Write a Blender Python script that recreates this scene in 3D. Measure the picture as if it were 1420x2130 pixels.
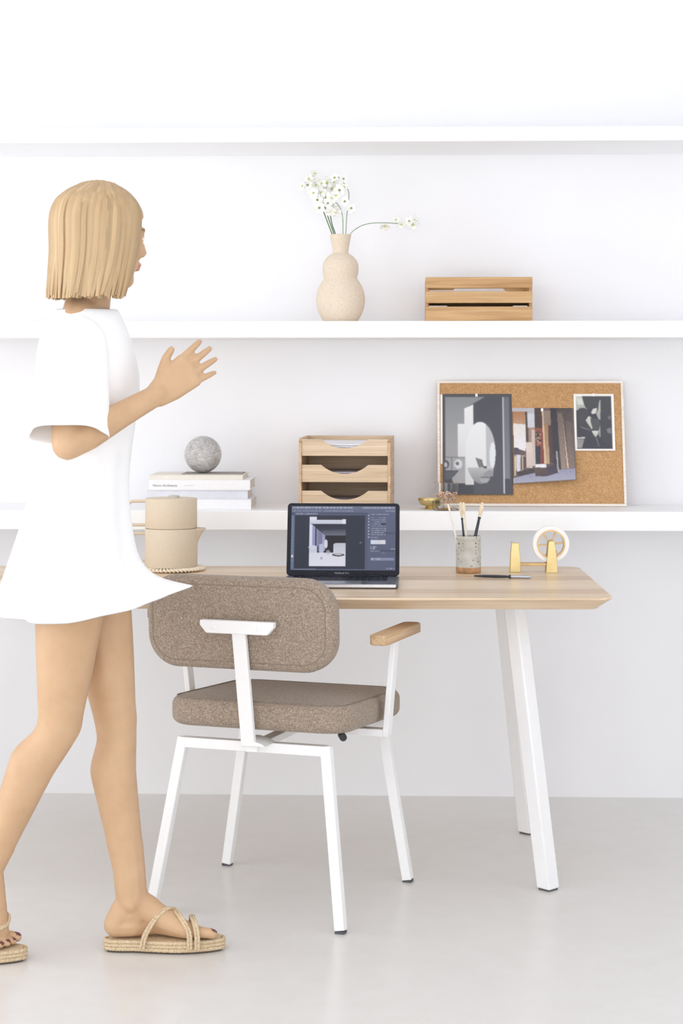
import bpy, bmesh, math, random
import numpy as np
from mathutils import Vector, Matrix, noise as mnoise

for o in list(bpy.data.objects):
    bpy.data.objects.remove(o)
S = bpy.context.scene
COL = S.collection
PI = math.pi
rnd = random.Random(7)

# ------------------------------------------------------------------ camera
CAM = Vector((0.0, -5.86, 1.27))
YAW = 0.035                      # the camera looks a little to the left of square-on
F = 3990.0                       # focal length in pixels of the 1420-wide frame
HOR = 790.0                      # eye level row
cd = bpy.data.cameras.new('camera')
co = bpy.data.objects.new('camera', cd)
COL.objects.link(co)
co.location = CAM
co.rotation_euler = (PI / 2, 0, YAW)
cd.sensor_fit = 'HORIZONTAL'
cd.sensor_width = 36.0
cd.lens = 36.0 * F / 1420.0
cd.shift_y = -(1065.0 - HOR) / 1420.0
cd.clip_start = 0.05
S.camera = co

RIGHT = Vector((math.cos(YAW), math.sin(YAW), 0))
FWD = Vector((-math.sin(YAW), math.cos(YAW), 0))


def cam(x, Z, z=0.0):
    """point x to the right of the lens axis, Z in front of the camera, at height z"""
    p = CAM + RIGHT * x + FWD * Z
    return Vector((p.x, p.y, z))


def on_y(px, py, y):
    """point of the place seen at a photo pixel on the vertical plane y"""
    a = (px - 710) / F
    d = FWD + RIGHT * a
    Z = (y - CAM.y) / d.y
    p = CAM + d * Z
    return Vector((p.x, p.y, CAM.z - (py - HOR) / F * Z))


def depth_of(y, px=710):
    a = (px - 710) / F
    return (y - CAM.y) / (FWD + RIGHT * a).y


# ------------------------------------------------------------------ world, lights, exposure
W = bpy.data.worlds.new('daylight')
S.world = W
W.use_nodes = True
W.node_tree.nodes['Background'].inputs[0].default_value = (0.93, 0.96, 1.0, 1)
W.node_tree.nodes['Background'].inputs[1].default_value = 1.0


def area(name, loc, direction, sx, sy, power, color):
    l = bpy.data.lights.new(name, 'AREA')
    l.shape = 'RECTANGLE'
    l.size, l.size_y = sx, sy
    l.energy = power
    l.color = color
    o = bpy.data.objects.new(name, l)
    COL.objects.link(o)
    o.location = loc
    o.rotation_euler = Vector(direction).to_track_quat('-Z', 'Y').to_euler()
    return o


# daylight through the left window, plus added fill lamps right and behind the camera
area('daylight_left', (-2.95, -3.0, 1.42), (1, 0, 0), 3.8, 2.1, 56, (0.975, 0.987, 1.0))
area('fill_back', (-0.5, -8.95, 1.27), (0, 1, 0), 4.2, 2.4, 116, (0.975, 0.987, 1.0))  # added frontal fill that flattens the contrast
area('fill_right', (2.95, -3.6, 1.3), (-1, 0, 0), 3.0, 2.0, 16, (0.97, 0.985, 1.0))  # weak added fill from the unseen right side
S.view_settings.view_transform = 'Standard'
S.view_settings.look = 'None'
S.view_settings.gamma = 1.0
S.view_settings.use_curve_mapping = False
S.view_settings.exposure = 0.0
try:
    S.cycles.diffuse_bounces = 10
    S.cycles.glossy_bounces = 5
    S.cycles.transmission_bounces = 10
    S.cycles.max_bounces = 14
    S.cycles.use_denoising = True
    S.cycles.sample_clamp_indirect = 6.0
except Exception:
    pass


# ------------------------------------------------------------------ colour and materials
def lin(c):
    return tuple((v / 255.0 / 12.92) if v / 255.0 <= 0.04045 else ((v / 255.0 + 0.055) / 1.055) ** 2.4 for v in c)


def rgba(c):
    return (*lin(c), 1.0)


class N:
    """a small node-tree helper"""
    def __init__(s, name, rough=0.5, spec=0.5, metal=0.0):
        s.m = bpy.data.materials.new(name)
        s.m.use_nodes = True
        s.t = s.m.node_tree
        s.b = s.t.nodes['Principled BSDF']
        s.b.inputs['Roughness'].default_value = rough
        s.b.inputs['Specular IOR Level'].default_value = spec
        s.b.inputs['Metallic'].default_value = metal
        s._c = None

    def new(s, kind, **kw):
        n = s.t.nodes.new(kind)
        for k, v in kw.items():
            setattr(n, k, v)
        return n

    def link(s, a, b):
        s.t.links.new(a, b)

    def coord(s, scale=(1, 1, 1), rot=(0, 0, 0)):
        if s._c is None:
            s._c = s.new('ShaderNodeTexCoord')
        mp = s.new('ShaderNodeMapping')
        mp.inputs['Scale'].default_value = scale
        mp.inputs['Rotation'].default_value = rot
        s.link(s._c.outputs['Object'], mp.inputs['Vector'])
        return mp.outputs['Vector']

    def noise(s, scale, detail=4, rough=0.5, vec=None, dist=0.0):
        n = s.new('ShaderNodeTexNoise')
        n.inputs['Scale'].default_value = scale
        n.inputs['Detail'].default_value = detail
        n.inputs['Roughness'].default_value = rough
        n.inputs['Distortion'].default_value = dist
        s.link(vec if vec is not None else s.coord(), n.inputs['Vector'])
        return n.outputs['Fac']

    def ramp(s, fac, stops):
        r = s.new('ShaderNodeValToRGB')
        e = r.color_ramp.elements
        while len(e) < len(stops):
            e.new(0.5)
        for el, (p, c) in zip(e, stops):
            el.position = p
            el.color = rgba(c)
        s.link(fac, r.inputs['Fac'])
        return r.outputs['Color']

    def mix(s, fac, a, b, mode='MIX'):
        m = s.new('ShaderNodeMix', data_type='RGBA', blend_type=mode)
        if isinstance(fac, float):
            m.inputs[0].default_value = fac
        else:
            s.link(fac, m.inputs[0])
        for sock, v in ((m.inputs[6], a), (m.inputs[7], b)):
            if isinstance(v, tuple):
                sock.default_value = rgba(v)
            else:
                s.link(v, sock)
        return m.outputs[2]

    def color(s, c):
        if isinstance(c, tuple):
            s.b.inputs['Base Color'].default_value = rgba(c)
        else:
            s.link(c, s.b.inputs['Base Color'])
        return s

    def bump(s, fac, strength=0.2, dist=0.001):
        b = s.new('ShaderNodeBump')
        b.inputs['Strength'].default_value = strength
        b.inputs['Distance'].default_value = dist
        s.link(fac, b.inputs['Height'])
        s.link(b.outputs['Normal'], s.b.inputs['Normal'])
        return s


def plain(name, c, rough=0.5, spec=0.5, metal=0.0, var=0.03, scale=40, bump=0.0):
    n = N(name, rough, spec, metal)
    lo = tuple(max(0, v * (1 - var)) for v in c)
    hi = tuple(min(255, v * (1 + var)) for v in c)
    f = n.noise(scale, 3)
    n.color(n.ramp(f, [(0.3, lo), (0.7, hi)]))
    if bump:
        n.bump(n.noise(scale * 4, 3), bump, 0.001)
    return n.m


def wood(name, dark, mid, light, along='x', grain=55, plank=0.0, rough=0.5):
    n = N(name, rough, 0.35)
    sc = {'x': (2.2, grain, grain), 'y': (grain, 2.2, grain), 'z': (grain, grain, 2.2)}[along]
    g = n.noise(1.0, 5, 0.6, n.coord(sc), 0.6)
    base = n.ramp(g, [(0.28, dark), (0.5, mid), (0.72, light)])
    fine = n.noise(1.0, 2, 0.5, n.coord(tuple(v * 4 if v > 5 else v * 2 for v in sc)))
    tint = n.ramp(fine, [(0.35, (228, 220, 210)), (0.6, (255, 255, 255))])
    col = n.mix(0.5, base, tint, 'MULTIPLY')
    if plank:
        sp = n.new('ShaderNodeSeparateXYZ')
        n.link(n.coord(), sp.inputs[0])
        dv = n.new('ShaderNodeMath', operation='DIVIDE')
        n.link(sp.outputs['Y'], dv.inputs[0])
        dv.inputs[1].default_value = plank
        fl = n.new('ShaderNodeMath', operation='FLOOR')
        n.link(dv.outputs[0], fl.inputs[0])
        wn = n.new('ShaderNodeTexWhiteNoise', noise_dimensions='1D')
        n.link(fl.outputs[0], wn.inputs['W'])
        pl = n.ramp(wn.outputs['Value'], [(0.0, (214, 200, 184)), (0.5, (240, 232, 222)), (1.0, (255, 255, 255))])
        col = n.mix(0.8, col, pl, 'MULTIPLY')
    n.color(col)
    n.bump(fine, 0.08, 0.0005)
    return n.m


M = {}
M['wall'] = plain('white_wall_paint', (240, 240, 242), 0.75, 0.3, var=0.006, scale=3)
M['side'] = plain('white_side_wall_paint', (241, 241, 243), 0.8, 0.2, var=0.006, scale=3)
M['shelf'] = plain('white_lacquer_shelf', (246, 247, 248), 0.45, 0.4, var=0.004, scale=6)
_f = N('poured_light_floor', 0.28, 0.45)
_c = _f.ramp(_f.noise(1.3, 5, 0.6), [(0.25, (219, 217, 214)), (0.75, (223, 221, 218))])
_s = _f.ramp(_f.noise(14, 4, 0.6), [(0.3, (250, 249, 248)), (0.7, (255, 255, 255))])
_f.color(_f.mix(0.7, _c, _s, 'MULTIPLY'))
_rr = _f.new('ShaderNodeMapRange')
_f.link(_f.noise(5, 3), _rr.inputs['Value'])
_rr.inputs['To Min'].default_value = 0.21
_rr.inputs['To Max'].default_value = 0.26
_f.link(_rr.outputs[0], _f.b.inputs['Roughness'])
M['floor'] = _f.m
M['metal_white'] = plain('white_powder_coat', (244, 244, 244), 0.38, 0.45, var=0.004, scale=30, bump=0.02)
M['oak_desk'] = wood('oak_desk_top', (216, 192, 163), (237, 217, 190), (247, 232, 210), 'x', 46, 0.105, rough=0.30)
M['oak_desk'].node_tree.nodes['Principled BSDF'].inputs['Specular IOR Level'].default_value = 0.6
M['oak_arm'] = wood('oak_arm_pad', (186, 150, 112), (206, 174, 136), (222, 194, 158), 'y', 70)
M['oak_tray'] = wood('pale_oak_tray', (200, 176, 146), (220, 197, 168), (231, 212, 188), 'x', 60)
M['oak_tray_side'] = wood('pale_oak_tray_side', (190, 158, 124), (212, 182, 148), (226, 202, 172), 'y', 60)
M['oak_end'] = plain('oak_end_grain', (168, 132, 94), 0.6, 0.3, var=0.12, scale=300)
M['oak_crate'] = wood('golden_oak_crate', (170, 130, 86), (200, 162, 115), (216, 183, 140), 'x', 46)
M['oak_crate_side'] = wood('golden_oak_crate_side', (160, 118, 74), (190, 146, 98), (210, 170, 120), 'y', 46)

n = N('grey_brown_felt', 0.95, 0.1)
a = n.noise(420, 3, 0.7)
b = n.noise(150, 4, 0.6, n.coord((1, 1.8, 1.4)))
c1 = n.ramp(a, [(0.33, (128, 114, 100)), (0.5, (163, 148, 133)), (0.68, (196, 184, 170))])
c2 = n.ramp(b, [(0.32, (216, 208, 200)), (0.62, (255, 255, 255))])
n.color(n.mix(0.85, c1, c2, 'MULTIPLY'))
n.bump(a, 0.35, 0.0012)
n.b.inputs['Sheen Weight'].default_value = 0.15
M['felt'] = n.m
M['felt_seam'] = plain('felt_seam', (140, 128, 116), 0.95, 0.1, var=0.1, scale=400)

n = N('cork', 0.9, 0.15)
a = n.noise(260, 4, 0.75)
b = n.noise(60, 3, 0.6)
c1 = n.ramp(a, [(0.32, (172, 128, 84)), (0.5, (202, 160, 114)), (0.68, (216, 180, 136))])
n.color(n.mix(0.35, c1, n.ramp(b, [(0.3, (205, 195, 184)), (0.7, (255, 255, 255))]), 'MULTIPLY'))
n.bump(a, 0.3, 0.0008)
M['cork'] = n.m
M['frame_pale'] = wood('pale_painted_frame', (236, 226, 212), (244, 236, 226), (250, 245, 238), 'x', 60)

n = N('grey_marble', 0.32, 0.5)
a = n.noise(16, 8, 0.65, None, 2.2)
v = n.noise(30, 6, 0.7, n.coord((1, 1.5, 2.2), (0.4, 0.7, 0.2)), 3.5)
c1 = n.ramp(a, [(0.3, (164, 161, 160)), (0.5, (200, 198, 197)), (0.7, (222, 221, 220))])
c2 = n.ramp(v, [(0.42, (255, 255, 255)), (0.495, (178, 174, 172)), (0.54, (255, 255, 255))])
n.color(n.mix(0.75, c1, c2, 'MULTIPLY'))
M['marble'] = n.m

M['stoneware'] = plain('beige_stoneware', (217, 202, 180), 0.72, 0.3, var=0.010, scale=160, bump=0.05)
M['stoneware_lid'] = plain('grey_stoneware_lid', (196, 190, 178), 0.7, 0.3, var=0.03, scale=90)
M['vase'] = plain('sand_vase_clay', (222, 207, 187), 0.8, 0.25, var=0.025, scale=160, bump=0.12)

n = N('speckled_glaze', 0.4, 0.5)
vo = n.new('ShaderNodeTexVoronoi', feature='F1')
vo.inputs['Scale'].default_value = 150
n.link(n.coord(), vo.inputs['Vector'])
wn = n.new('ShaderNodeSeparateColor')
n.link(vo.outputs['Color'], wn.inputs[0])
sub = n.new('ShaderNodeMath', operation='MULTIPLY')
n.link(wn.outputs[0], sub.inputs[0])
n.link(n.noise(24, 2), sub.inputs[1])
thr = n.new('ShaderNodeMath', operation='MULTIPLY_ADD')
n.link(sub.outputs[0], thr.inputs[0])
thr.inputs[1].default_value = 1.1
thr.inputs[2].default_value = -0.17
lt = n.new('ShaderNodeMath', operation='LESS_THAN')
n.link(vo.outputs['Distance'], lt.inputs[0])
n.link(thr.outputs[0], lt.inputs[1])
base = n.ramp(n.noise(40, 4), [(0.3, (186, 184, 176)), (0.7, (208, 206, 198))])
n.color(n.mix(lt.outputs[0], base, (112, 92, 74)))
M['speckle'] = n.m
M['bare_clay'] = plain('bare_brown_clay', (186, 146, 108), 0.8, 0.2, var=0.1, scale=60)

M['brass'] = plain('brushed_brass', (220, 200, 146), 0.42, 0.5, 1.0, var=0.03, scale=50)
M['brass_dark'] = plain('aged_brass', (192, 162, 116), 0.36, 0.5, 1.0, var=0.05, scale=50)
M['tape'] = plain('white_tape', (246, 245, 243), 0.5, 0.4, var=0.006, scale=60)
M['black'] = plain('black_plastic', (48, 48, 52), 0.4, 0.5, var=0.06, scale=80)
M['silver'] = plain('brushed_silver', (188, 192, 200), 0.3, 0.5, 0.85, var=0.02, scale=80)
M['laptop_grey'] = plain('dark_aluminium', (120, 122, 130), 0.38, 0.5, 0.7, var=0.02, scale=90)
M['laptop_edge'] = plain('light_aluminium', (206, 206, 208), 0.35, 0.5, 0.6, var=0.02, scale=90)
M['laptop_black'] = plain('black_bezel', (36, 36, 46), 0.5, 0.2, var=0.05, scale=60)
M['letter_grey'] = plain('grey_letters', (168, 170, 178), 0.6, 0.2)
M['title_grey'] = plain('grey_title_ink', (150, 148, 150), 0.7, 0.2)
M['subtitle_grey'] = plain('pale_grey_ink', (208, 207, 209), 0.7, 0.2)
M['cream_bristle'] = plain('cream_bristle', (238, 222, 196), 0.8, 0.2, var=0.06, scale=300)
M['stick_white'] = plain('white_stick', (244, 240, 234), 0.5, 0.3, var=0.02, scale=60)
M['stick_cream'] = plain('cream_stick', (238, 226, 206), 0.5, 0.3, var=0.03, scale=60)
M['stick_dark'] = plain('dark_handle', (66, 68, 76), 0.4, 0.4, var=0.05, scale=60)
M['raffia'] = plain('cream_raffia', (240, 226, 204), 0.85, 0.2, var=0.08, scale=220, bump=0.2)
M['book_white'] = plain('white_book_cloth', (242, 242, 244), 0.55, 0.35, var=0.006, scale=60)
M['book_blue'] = plain('pale_blue_grey_cover', (222, 225, 233), 0.55, 0.35, var=0.015, scale=30)
M['book_cream'] = plain('cream_cover', (232, 227, 218), 0.6, 0.3, var=0.015, scale=30)
M['book_brown'] = plain('grey_card', (158, 152, 146), 0.7, 0.2, var=0.03, scale=60)
n = N('page_edges', 0.85, 0.1)
n.color(n.ramp(n.noise(1.0, 3, 0.5, n.coord((6, 6, 900))), [(0.35, (214, 212, 210)), (0.65, (240, 239, 238))]))
M['pages'] = n.m
M['paper'] = plain('white_paper', (240, 240, 244), 0.8, 0.2, var=0.012, scale=40)
M['paper_lilac'] = plain('pale_lilac_paper', (206, 203, 214), 0.8, 0.2, var=0.02, scale=40)
M['paper_grey'] = plain('light_grey_paper', (216, 214, 216), 0.8, 0.2, var=0.012, scale=40)
M['print_white'] = plain('white_print_border', (246, 240, 234), 0.6, 0.3, var=0.01, scale=40)
M['petal'] = plain('white_petal', (248, 248, 244), 0.6, 0.2, var=0.01, scale=120)
M['petal_heart'] = plain('yellow_green_heart', (196, 206, 122), 0.6, 0.2, var=0.12, scale=300)
M['heart_dark'] = plain('dark_green_heart', (134, 146, 86), 0.6, 0.2, var=0.12, scale=300)
M['stem'] = plain('grey_green_stem', (146, 164, 138), 0.55, 0.3, var=0.06, scale=80)
M['stem_dark'] = plain('deep_green_stem', (98, 126, 88), 0.55, 0.3, var=0.1, scale=80)
M['dried'] = plain('dried_petals', (232, 196, 172), 0.85, 0.1, var=0.12, scale=200)
M['dried_dark'] = plain('dried_seed', (130, 92, 74), 0.85, 0.1, var=0.1, scale=200)

n = N('clear_glass', 0.02, 0.5)
n.b.inputs['Base Color'].default_value = (0.97, 0.98, 0.98, 1)
n.b.inputs['Transmission Weight'].default_value = 1.0
n.b.inputs['IOR'].default_value = 1.22
M['glass'] = n.m

n = N('skin', 0.5, 0.35)
a = n.noise(14, 4, 0.6)
n.color(n.ramp(a, [(0.3, (197, 161, 126)), (0.7, (207, 172, 137))]))
n.b.inputs['Subsurface Weight'].default_value = 0.08
n.b.inputs['Subsurface Radius'].default_value = (0.012, 0.005, 0.003)
M['skin'] = n.m
M['lips'] = plain('lips', (196, 124, 108), 0.4, 0.4)
M['eye_white'] = plain('eye_white', (240, 238, 234), 0.2, 0.5)
M['iris'] = plain('iris', (84, 70, 58), 0.2, 0.5)
M['brow'] = plain('brow', (150, 118, 84), 0.7, 0.2)
M['toenail'] = plain('toenail', (112, 66, 70), 0.25, 0.5)
n = N('blonde_hair', 0.5, 0.35)
g = n.noise(1.0, 2, 0.5, n.coord((90, 90, 6)))
at_ = n.new('ShaderNodeAttribute', attribute_name='ink')
n.color(n.mix(0.35, at_.outputs['Color'], n.ramp(g, [(0.3, (222, 216, 208)), (0.7, (255, 255, 255))]), 'MULTIPLY'))
M['hair'] = n.m
n = N('white_cotton', 0.85, 0.15)
n.color(n.ramp(n.noise(9, 3), [(0.3, (246, 246, 246)), (0.7, (250, 250, 250))]))
n.bump(n.noise(500, 2), 0.08, 0.0005)
M['cotton'] = n.m
n = N('jute_rope', 0.9, 0.15)
g = n.noise(260, 3, 0.6)
n.color(n.ramp(g, [(0.3, (186, 162, 128)), (0.55, (212, 192, 160)), (0.75, (228, 212, 184))]))
n.bump(g, 0.3, 0.001)
M['jute'] = n.m
M['rubber'] = plain('dark_rubber', (92, 84, 76), 0.8, 0.2)
M['glide'] = plain('dark_glide', (86, 86, 90), 0.6, 0.3)


def attr_material(name, emit=0.0, rough=0.35):
    n = N(name, rough, 0.35)
    at = n.new('ShaderNodeAttribute', attribute_name='ink')
    if emit:
        n.color((14, 14, 18))
        n.link(at.outputs['Color'], n.b.inputs['Emission Color'])
        n.b.inputs['Emission Strength'].default_value = emit
    else:
        n.link(at.outputs['Color'], n.b.inputs['Base Color'])
    return n.m


M['print'] = attr_material('photo_print', 0.0, 0.45)
M['screen'] = attr_material('lit_screen', 0.92, 0.25)


# ------------------------------------------------------------------ mesh building
class MB:
    def __init__(s):
        s.v, s.f, s.mi = [], [], []

    def add(s, verts, faces, mi=0):
        k = len(s.v)
        s.v += [Vector(p) for p in verts]
        s.f += [tuple(i + k for i in f) for f in faces]
        s.mi += [mi] * len(faces)
        return s

    def box(s, x0, x1, y0, y1, z0, z1, mi=0):
        v = [(x, y, z) for z in (z0, z1) for y in (y0, y1) for x in (x0, x1)]
        f = [(0, 2, 3, 1), (4, 5, 7, 6), (0, 1, 5, 4), (2, 6, 7, 3), (0, 4, 6, 2), (1, 3, 7, 5)]
        return s.add(v, f, mi)

    def bar(s, p0, p1, w, h, ref=(0, 0, 1), mi=0, w1=None, h1=None):
        p0, p1 = Vector(p0), Vector(p1)
        d = (p1 - p0).normalized()
        a = d.cross(Vector(ref)).normalized()
        b = a.cross(d).normalized()
        w1, h1 = w1 or w, h1 or h
        v = []
        for p, ww, hh in ((p0, w, h), (p1, w1, h1)):
            v += [p + a * sx * ww / 2 + b * sy * hh / 2 for sx, sy in ((-1, -1), (1, -1), (1, 1), (-1, 1))]
        f = [(3, 2, 1, 0), (4, 5, 6, 7)] + [(i, (i + 1) % 4, 4 + (i + 1) % 4, 4 + i) for i in range(4)]
        return s.add(v, f, mi)

    def prism(s, poly, axis, d0, d1, mi=0):
        """poly in 2D extruded along 'y' (x,z) or 'z' (x,y) or 'x' (y,z)"""
        def P(a, b, d):
            return {'y': (a, d, b), 'z': (a, b, d), 'x': (d, a, b)}[axis]
        n = len(poly)
        v = [P(a, b, d0) for a, b in poly] + [P(a, b, d1) for a, b in poly]
        f = [tuple(range(n))[::-1], tuple(range(n, 2 * n))] + [(i, (i + 1) % n, n + (i + 1) % n, n + i) for i in range(n)]
        return s.add(v, f, mi)

    def loft(s, rings, mi=0, cap=True, closed=True):
        n = len(rings[0])
        v = [p for r in rings for p in r]
        f = []
        for k in range(len(rings) - 1):
            for i in range(n if closed else n - 1):
                j = (i + 1) % n
                f.append((k * n + i, k * n + j, (k + 1) * n + j, (k + 1) * n + i))
        if cap:
            f.append(tuple(range(n))[::-1])
            f.append(tuple(range((len(rings) - 1) * n, len(rings) * n)))
        return s.add(v, f, mi)

    def lathe(s, prof, seg=48, c=(0, 0, 0), mi=0, mi_of=None, cap=True):
        """prof: (radius, z) from the outside bottom round to the inside"""
        n = len(prof)
        v = [(c[0] + r * math.cos(2 * PI * i / seg), c[1] + r * math.sin(2 * PI * i / seg), c[2] + z) for r, z in prof for i in range(seg)]
        k0 = len(s.v)
        s.v += [Vector(p) for p in v]
        for k in range(n - 1):
            m = mi_of(0.5 * (prof[k][1] + prof[k + 1][1])) if mi_of else mi
            for i in range(seg):
                j = (i + 1) % seg
                s.f.append((k0 + k * seg + i, k0 + k * seg + j, k0 + (k + 1) * seg + j, k0 + (k + 1) * seg + i))
                s.mi.append(m)
        for k, rev in ((0, True), (n - 1, False)):
            if cap and prof[k][0] > 1e-5:
                idx = tuple(k0 + k * seg + i for i in range(seg))
                s.f.append(idx[::-1] if rev else idx)
                s.mi.append(mi_of(prof[k][1]) if mi_of else mi)
        return s

    def tube(s, pts, r, seg=8, mi=0, closed=False, flat=1.0, ref=None, twist=0.0, pitch=0.01, taper=None):
        pts = [Vector(p) for p in pts]
        n = len(pts)
        rings, L = [], 0.0
        prev = None
        for i, p in enumerate(pts):
            a = pts[(i - 1) % n] if (closed or i > 0) else p
            b = pts[(i + 1) % n] if (closed or i < n - 1) else p
            d = (b - a).normalized()
            if prev is None:
                up = Vector(ref) if ref is not None else (Vector((0, 0, 1)) if abs(d.z) < 0.9 else Vector((1, 0, 0)))
            else:
                up = prev
                L += (p - pts[i - 1]).length
            e1 = (up - d * up.dot(d)).normalized()
            e2 = d.cross(e1)
            prev = Vector(ref) if ref is not None else e1
            rr = r(i / max(1, n - 1)) if callable(r) else r
            ring = []
            for k in range(seg):
                th = 2 * PI * k / seg
                q = rr * (1 + twist * math.sin(2 * PI * L / pitch + 2 * th)) if twist else rr
                ring.append(p + e1 * math.cos(th) * q * flat + e2 * math.sin(th) * q)
            rings.append(ring)
        if closed:
            rings.append(rings[0])
            s.loft(rings, mi, cap=False)
        else:
            s.loft(rings, mi)
        return s

    def sphere(s, c, r, seg=16, rings=10, mi=0, sc=(1, 1, 1), rot=None):
        v, f = [], []
        for k in range(rings + 1):
            t = PI * k / rings
            for i in range(seg):
                q = Vector((r * sc[0] * math.sin(t) * math.cos(2 * PI * i / seg), r * sc[1] * math.sin(t) * math.sin(2 * PI * i / seg), r * sc[2] * math.cos(t)))
                if rot is not None:
                    q = rot @ q
                v.append(Vector(c) + q)
        for k in range(rings):
            for i in range(seg):
                j = (i + 1) % seg
                f.append((k * seg + i, (k + 1) * seg + i, (k + 1) * seg + j, k * seg + j))
        return s.add(v, f, mi)

    def map(s, fn):
        s.v = [Vector(fn(p)) for p in s.v]
        return s

    def build(s, name, mats, parent=None, smooth=None, bevel=0.0, seg=2, weld=True, solid=0.0, subsurf=0):
        me = bpy.data.meshes.new(name)
        me.from_pydata([tuple(p) for p in s.v], [], s.f)
        mats = mats if isinstance(mats, (list, tuple)) else [mats]
        for m in mats:
            me.materials.append(m)
        me.polygons.foreach_set('material_index', s.mi)
        bm = bmesh.new()
        bm.from_mesh(me)
        if weld:
            bmesh.ops.remove_doubles(bm, verts=bm.verts, dist=1e-6)
        bmesh.ops.recalc_face_normals(bm, faces=bm.faces)
        bm.to_mesh(me)
        bm.free()
        o = bpy.data.objects.new(name, me)
        COL.objects.link(o)
        if parent is not None:
            o.parent = parent
        if bevel:
            md = o.modifiers.new('bevel', 'BEVEL')
            md.width = bevel
            md.segments = seg
            md.limit_method = 'ANGLE'
            md.angle_limit = math.radians(35)
            smooth = 40 if smooth is None else smooth
        if solid:
            md = o.modifiers.new('solid', 'SOLIDIFY')
            md.thickness = solid
            md.offset = 0
        if subsurf:
            md = o.modifiers.new('sub', 'SUBSURF')
            md.levels = md.render_levels = subsurf
        if smooth:
            me.shade_smooth()
            try:
                me.set_sharp_from_angle(angle=math.radians(smooth))
            except Exception:
                pass
        return o


def tag(o, label, cat, group=None, kind=None):
    o['label'] = label
    o['category'] = cat
    if group:
        o['group'] = group
    if kind:
        o['kind'] = kind
    return o


def thing(name, label, cat, loc=(0, 0, 0), rotz=0.0, group=None):
    o = bpy.data.objects.new(name, None)
    o.empty_display_size = 0.05
    COL.objects.link(o)
    o.location = loc
    o.rotation_euler = (0, 0, rotz)
    return tag(o, label, cat, group)


def struct(o):
    o['kind'] = 'structure'
    return o


def rrect(hx, hy, R, n=8, cx=0.0, cy=0.0):
    """rounded rectangle outline, counter-clockwise"""
    R = max(1e-4, min(R, hx, hy))
    pts = []
    for q, (sx, sy) in enumerate(((1, 1), (-1, 1), (-1, -1), (1, -1))):
        for k in range(n + 1):
            t = PI / 2 * q + PI / 2 * k / n
            pts.append((cx + sx * (hx - R) + R * math.cos(t), cy + sy * (hy - R) + R * math.sin(t)))
    return pts


def cushion(hx, hy, h, R, r, crown=0.0, n=10, faces=6):
    """padded slab lying in x-y, thickness h from z=0, plan corner radius R, edge radius r"""
    rings = []

    def ring(inset, z):
        rings.append([Vector((x, y, z)) for x, y in rrect(hx - inset, hy - inset, R - inset, n)])
    m = min(hx, hy) * 0.96
    for k in range(faces):
        t = 1 - k / faces
        ins = r + (m - r) * t
        ring(ins, -crown * (1 - (1 - t) ** 3))
    for k in range(7):
        t = PI / 2 * k / 6
        ring(r * (1 - math.sin(t)), r * (1 - math.cos(t)))
    for k in range(7):
        t = PI / 2 * k / 6
        ring(r * (1 - math.cos(t)), h - r + r * math.sin(t))
    for k in range(faces):
        t = (k + 1) / faces
        ins = r + (m - r) * t
        ring(ins, h + crown * (1 - (1 - t) ** 3))
    return MB().loft(rings)


def bez(pts, n=16):
    """smooth path through points (Catmull-Rom)"""
    P = [Vector(p) for p in pts]
    P = [2 * P[0] - P[1]] + P + [2 * P[-1] - P[-2]]
    out = []
    for i in range(1, len(P) - 2):
        for k in range(n):
            t = k / n
            out.append(0.5 * ((2 * P[i]) + (P[i + 1] - P[i - 1]) * t + (2 * P[i - 1] - 5 * P[i] + 4 * P[i + 1] - P[i + 2]) * t * t + (3 * P[i] - P[i - 1] - 3 * P[i + 1] + P[i + 2]) * t ** 3))
    out.append(P[-2])
    return out


def text_mesh(name, body, size, mat, parent, loc, rot, extrude=0.0002, align='LEFT', xs=1.0):
    c = bpy.data.curves.new(name, 'FONT')
    c.body = body
    c.size = size
    c.extrude = extrude
    c.align_x = align
    t = bpy.data.objects.new(name, c)
    COL.objects.link(t)
    bpy.context.view_layer.update()
    me = bpy.data.meshes.new_from_object(t.evaluated_get(bpy.context.evaluated_depsgraph_get()))
    bpy.data.objects.remove(t)
    me.name = name
    me.materials.clear()
    me.materials.append(mat)
    o = bpy.data.objects.new(name, me)
    COL.objects.link(o)
    o.parent = parent
    o.location = loc
    o.rotation_euler = rot
    o.scale = (xs, 1, 1)
    return o


# ------------------------------------------------------------------ the room
X0, X1, YB, ZC = -2.8, 2.8, -8.8, 3.05


def wall_with_hole(name, axis, pos, thick, a0, a1, z1, hole):
    """axis 'x': wall at x=pos running along y; axis 'y': wall at y=pos running along x"""
    m = MB()
    h0, h1, hz0, hz1 = hole

    def put(b0, b1, z0, zz):
        lo, hi = min(pos, pos + thick), max(pos, pos + thick)
        if axis == 'x':
            m.box(lo, hi, b0, b1, z0, zz)
        else:
            m.box(b0, b1, lo, hi, z0, zz)
    put(a0, h0, 0, z1)
    put(h1, a1, 0, z1)
    put(h0, h1, 0, hz0)
    put(h0, h1, hz1, z1)
    return struct(m.build(name, M['side'], weld=False))


struct(MB().box(X0 - .1, X1 + .1, YB - .1, .12, -.08, 0).build('floor', M['floor']))
struct(MB().box(X0 - .1, X1 + .1, YB - .1, .12, ZC, ZC + .08).build('ceiling', M['side']))
struct(MB().box(X0 - .1, X1 + .1, 0, .12, 0, ZC).build('wall_back', M['wall']))
wall_with_hole('wall_left', 'x', X0, -.1, YB, 0, ZC, (-4.9, -1.1, .35, 2.5))
wall_with_hole('wall_right', 'x', X1, .1, YB, 0, ZC, (-5.1, -2.1, .3, 2.3))
wall_with_hole('wall_front', 'y', YB, -.1, X0 - .1, X1 + .1, ZC, (-2.6, 1.6, .06, 2.48))


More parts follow.
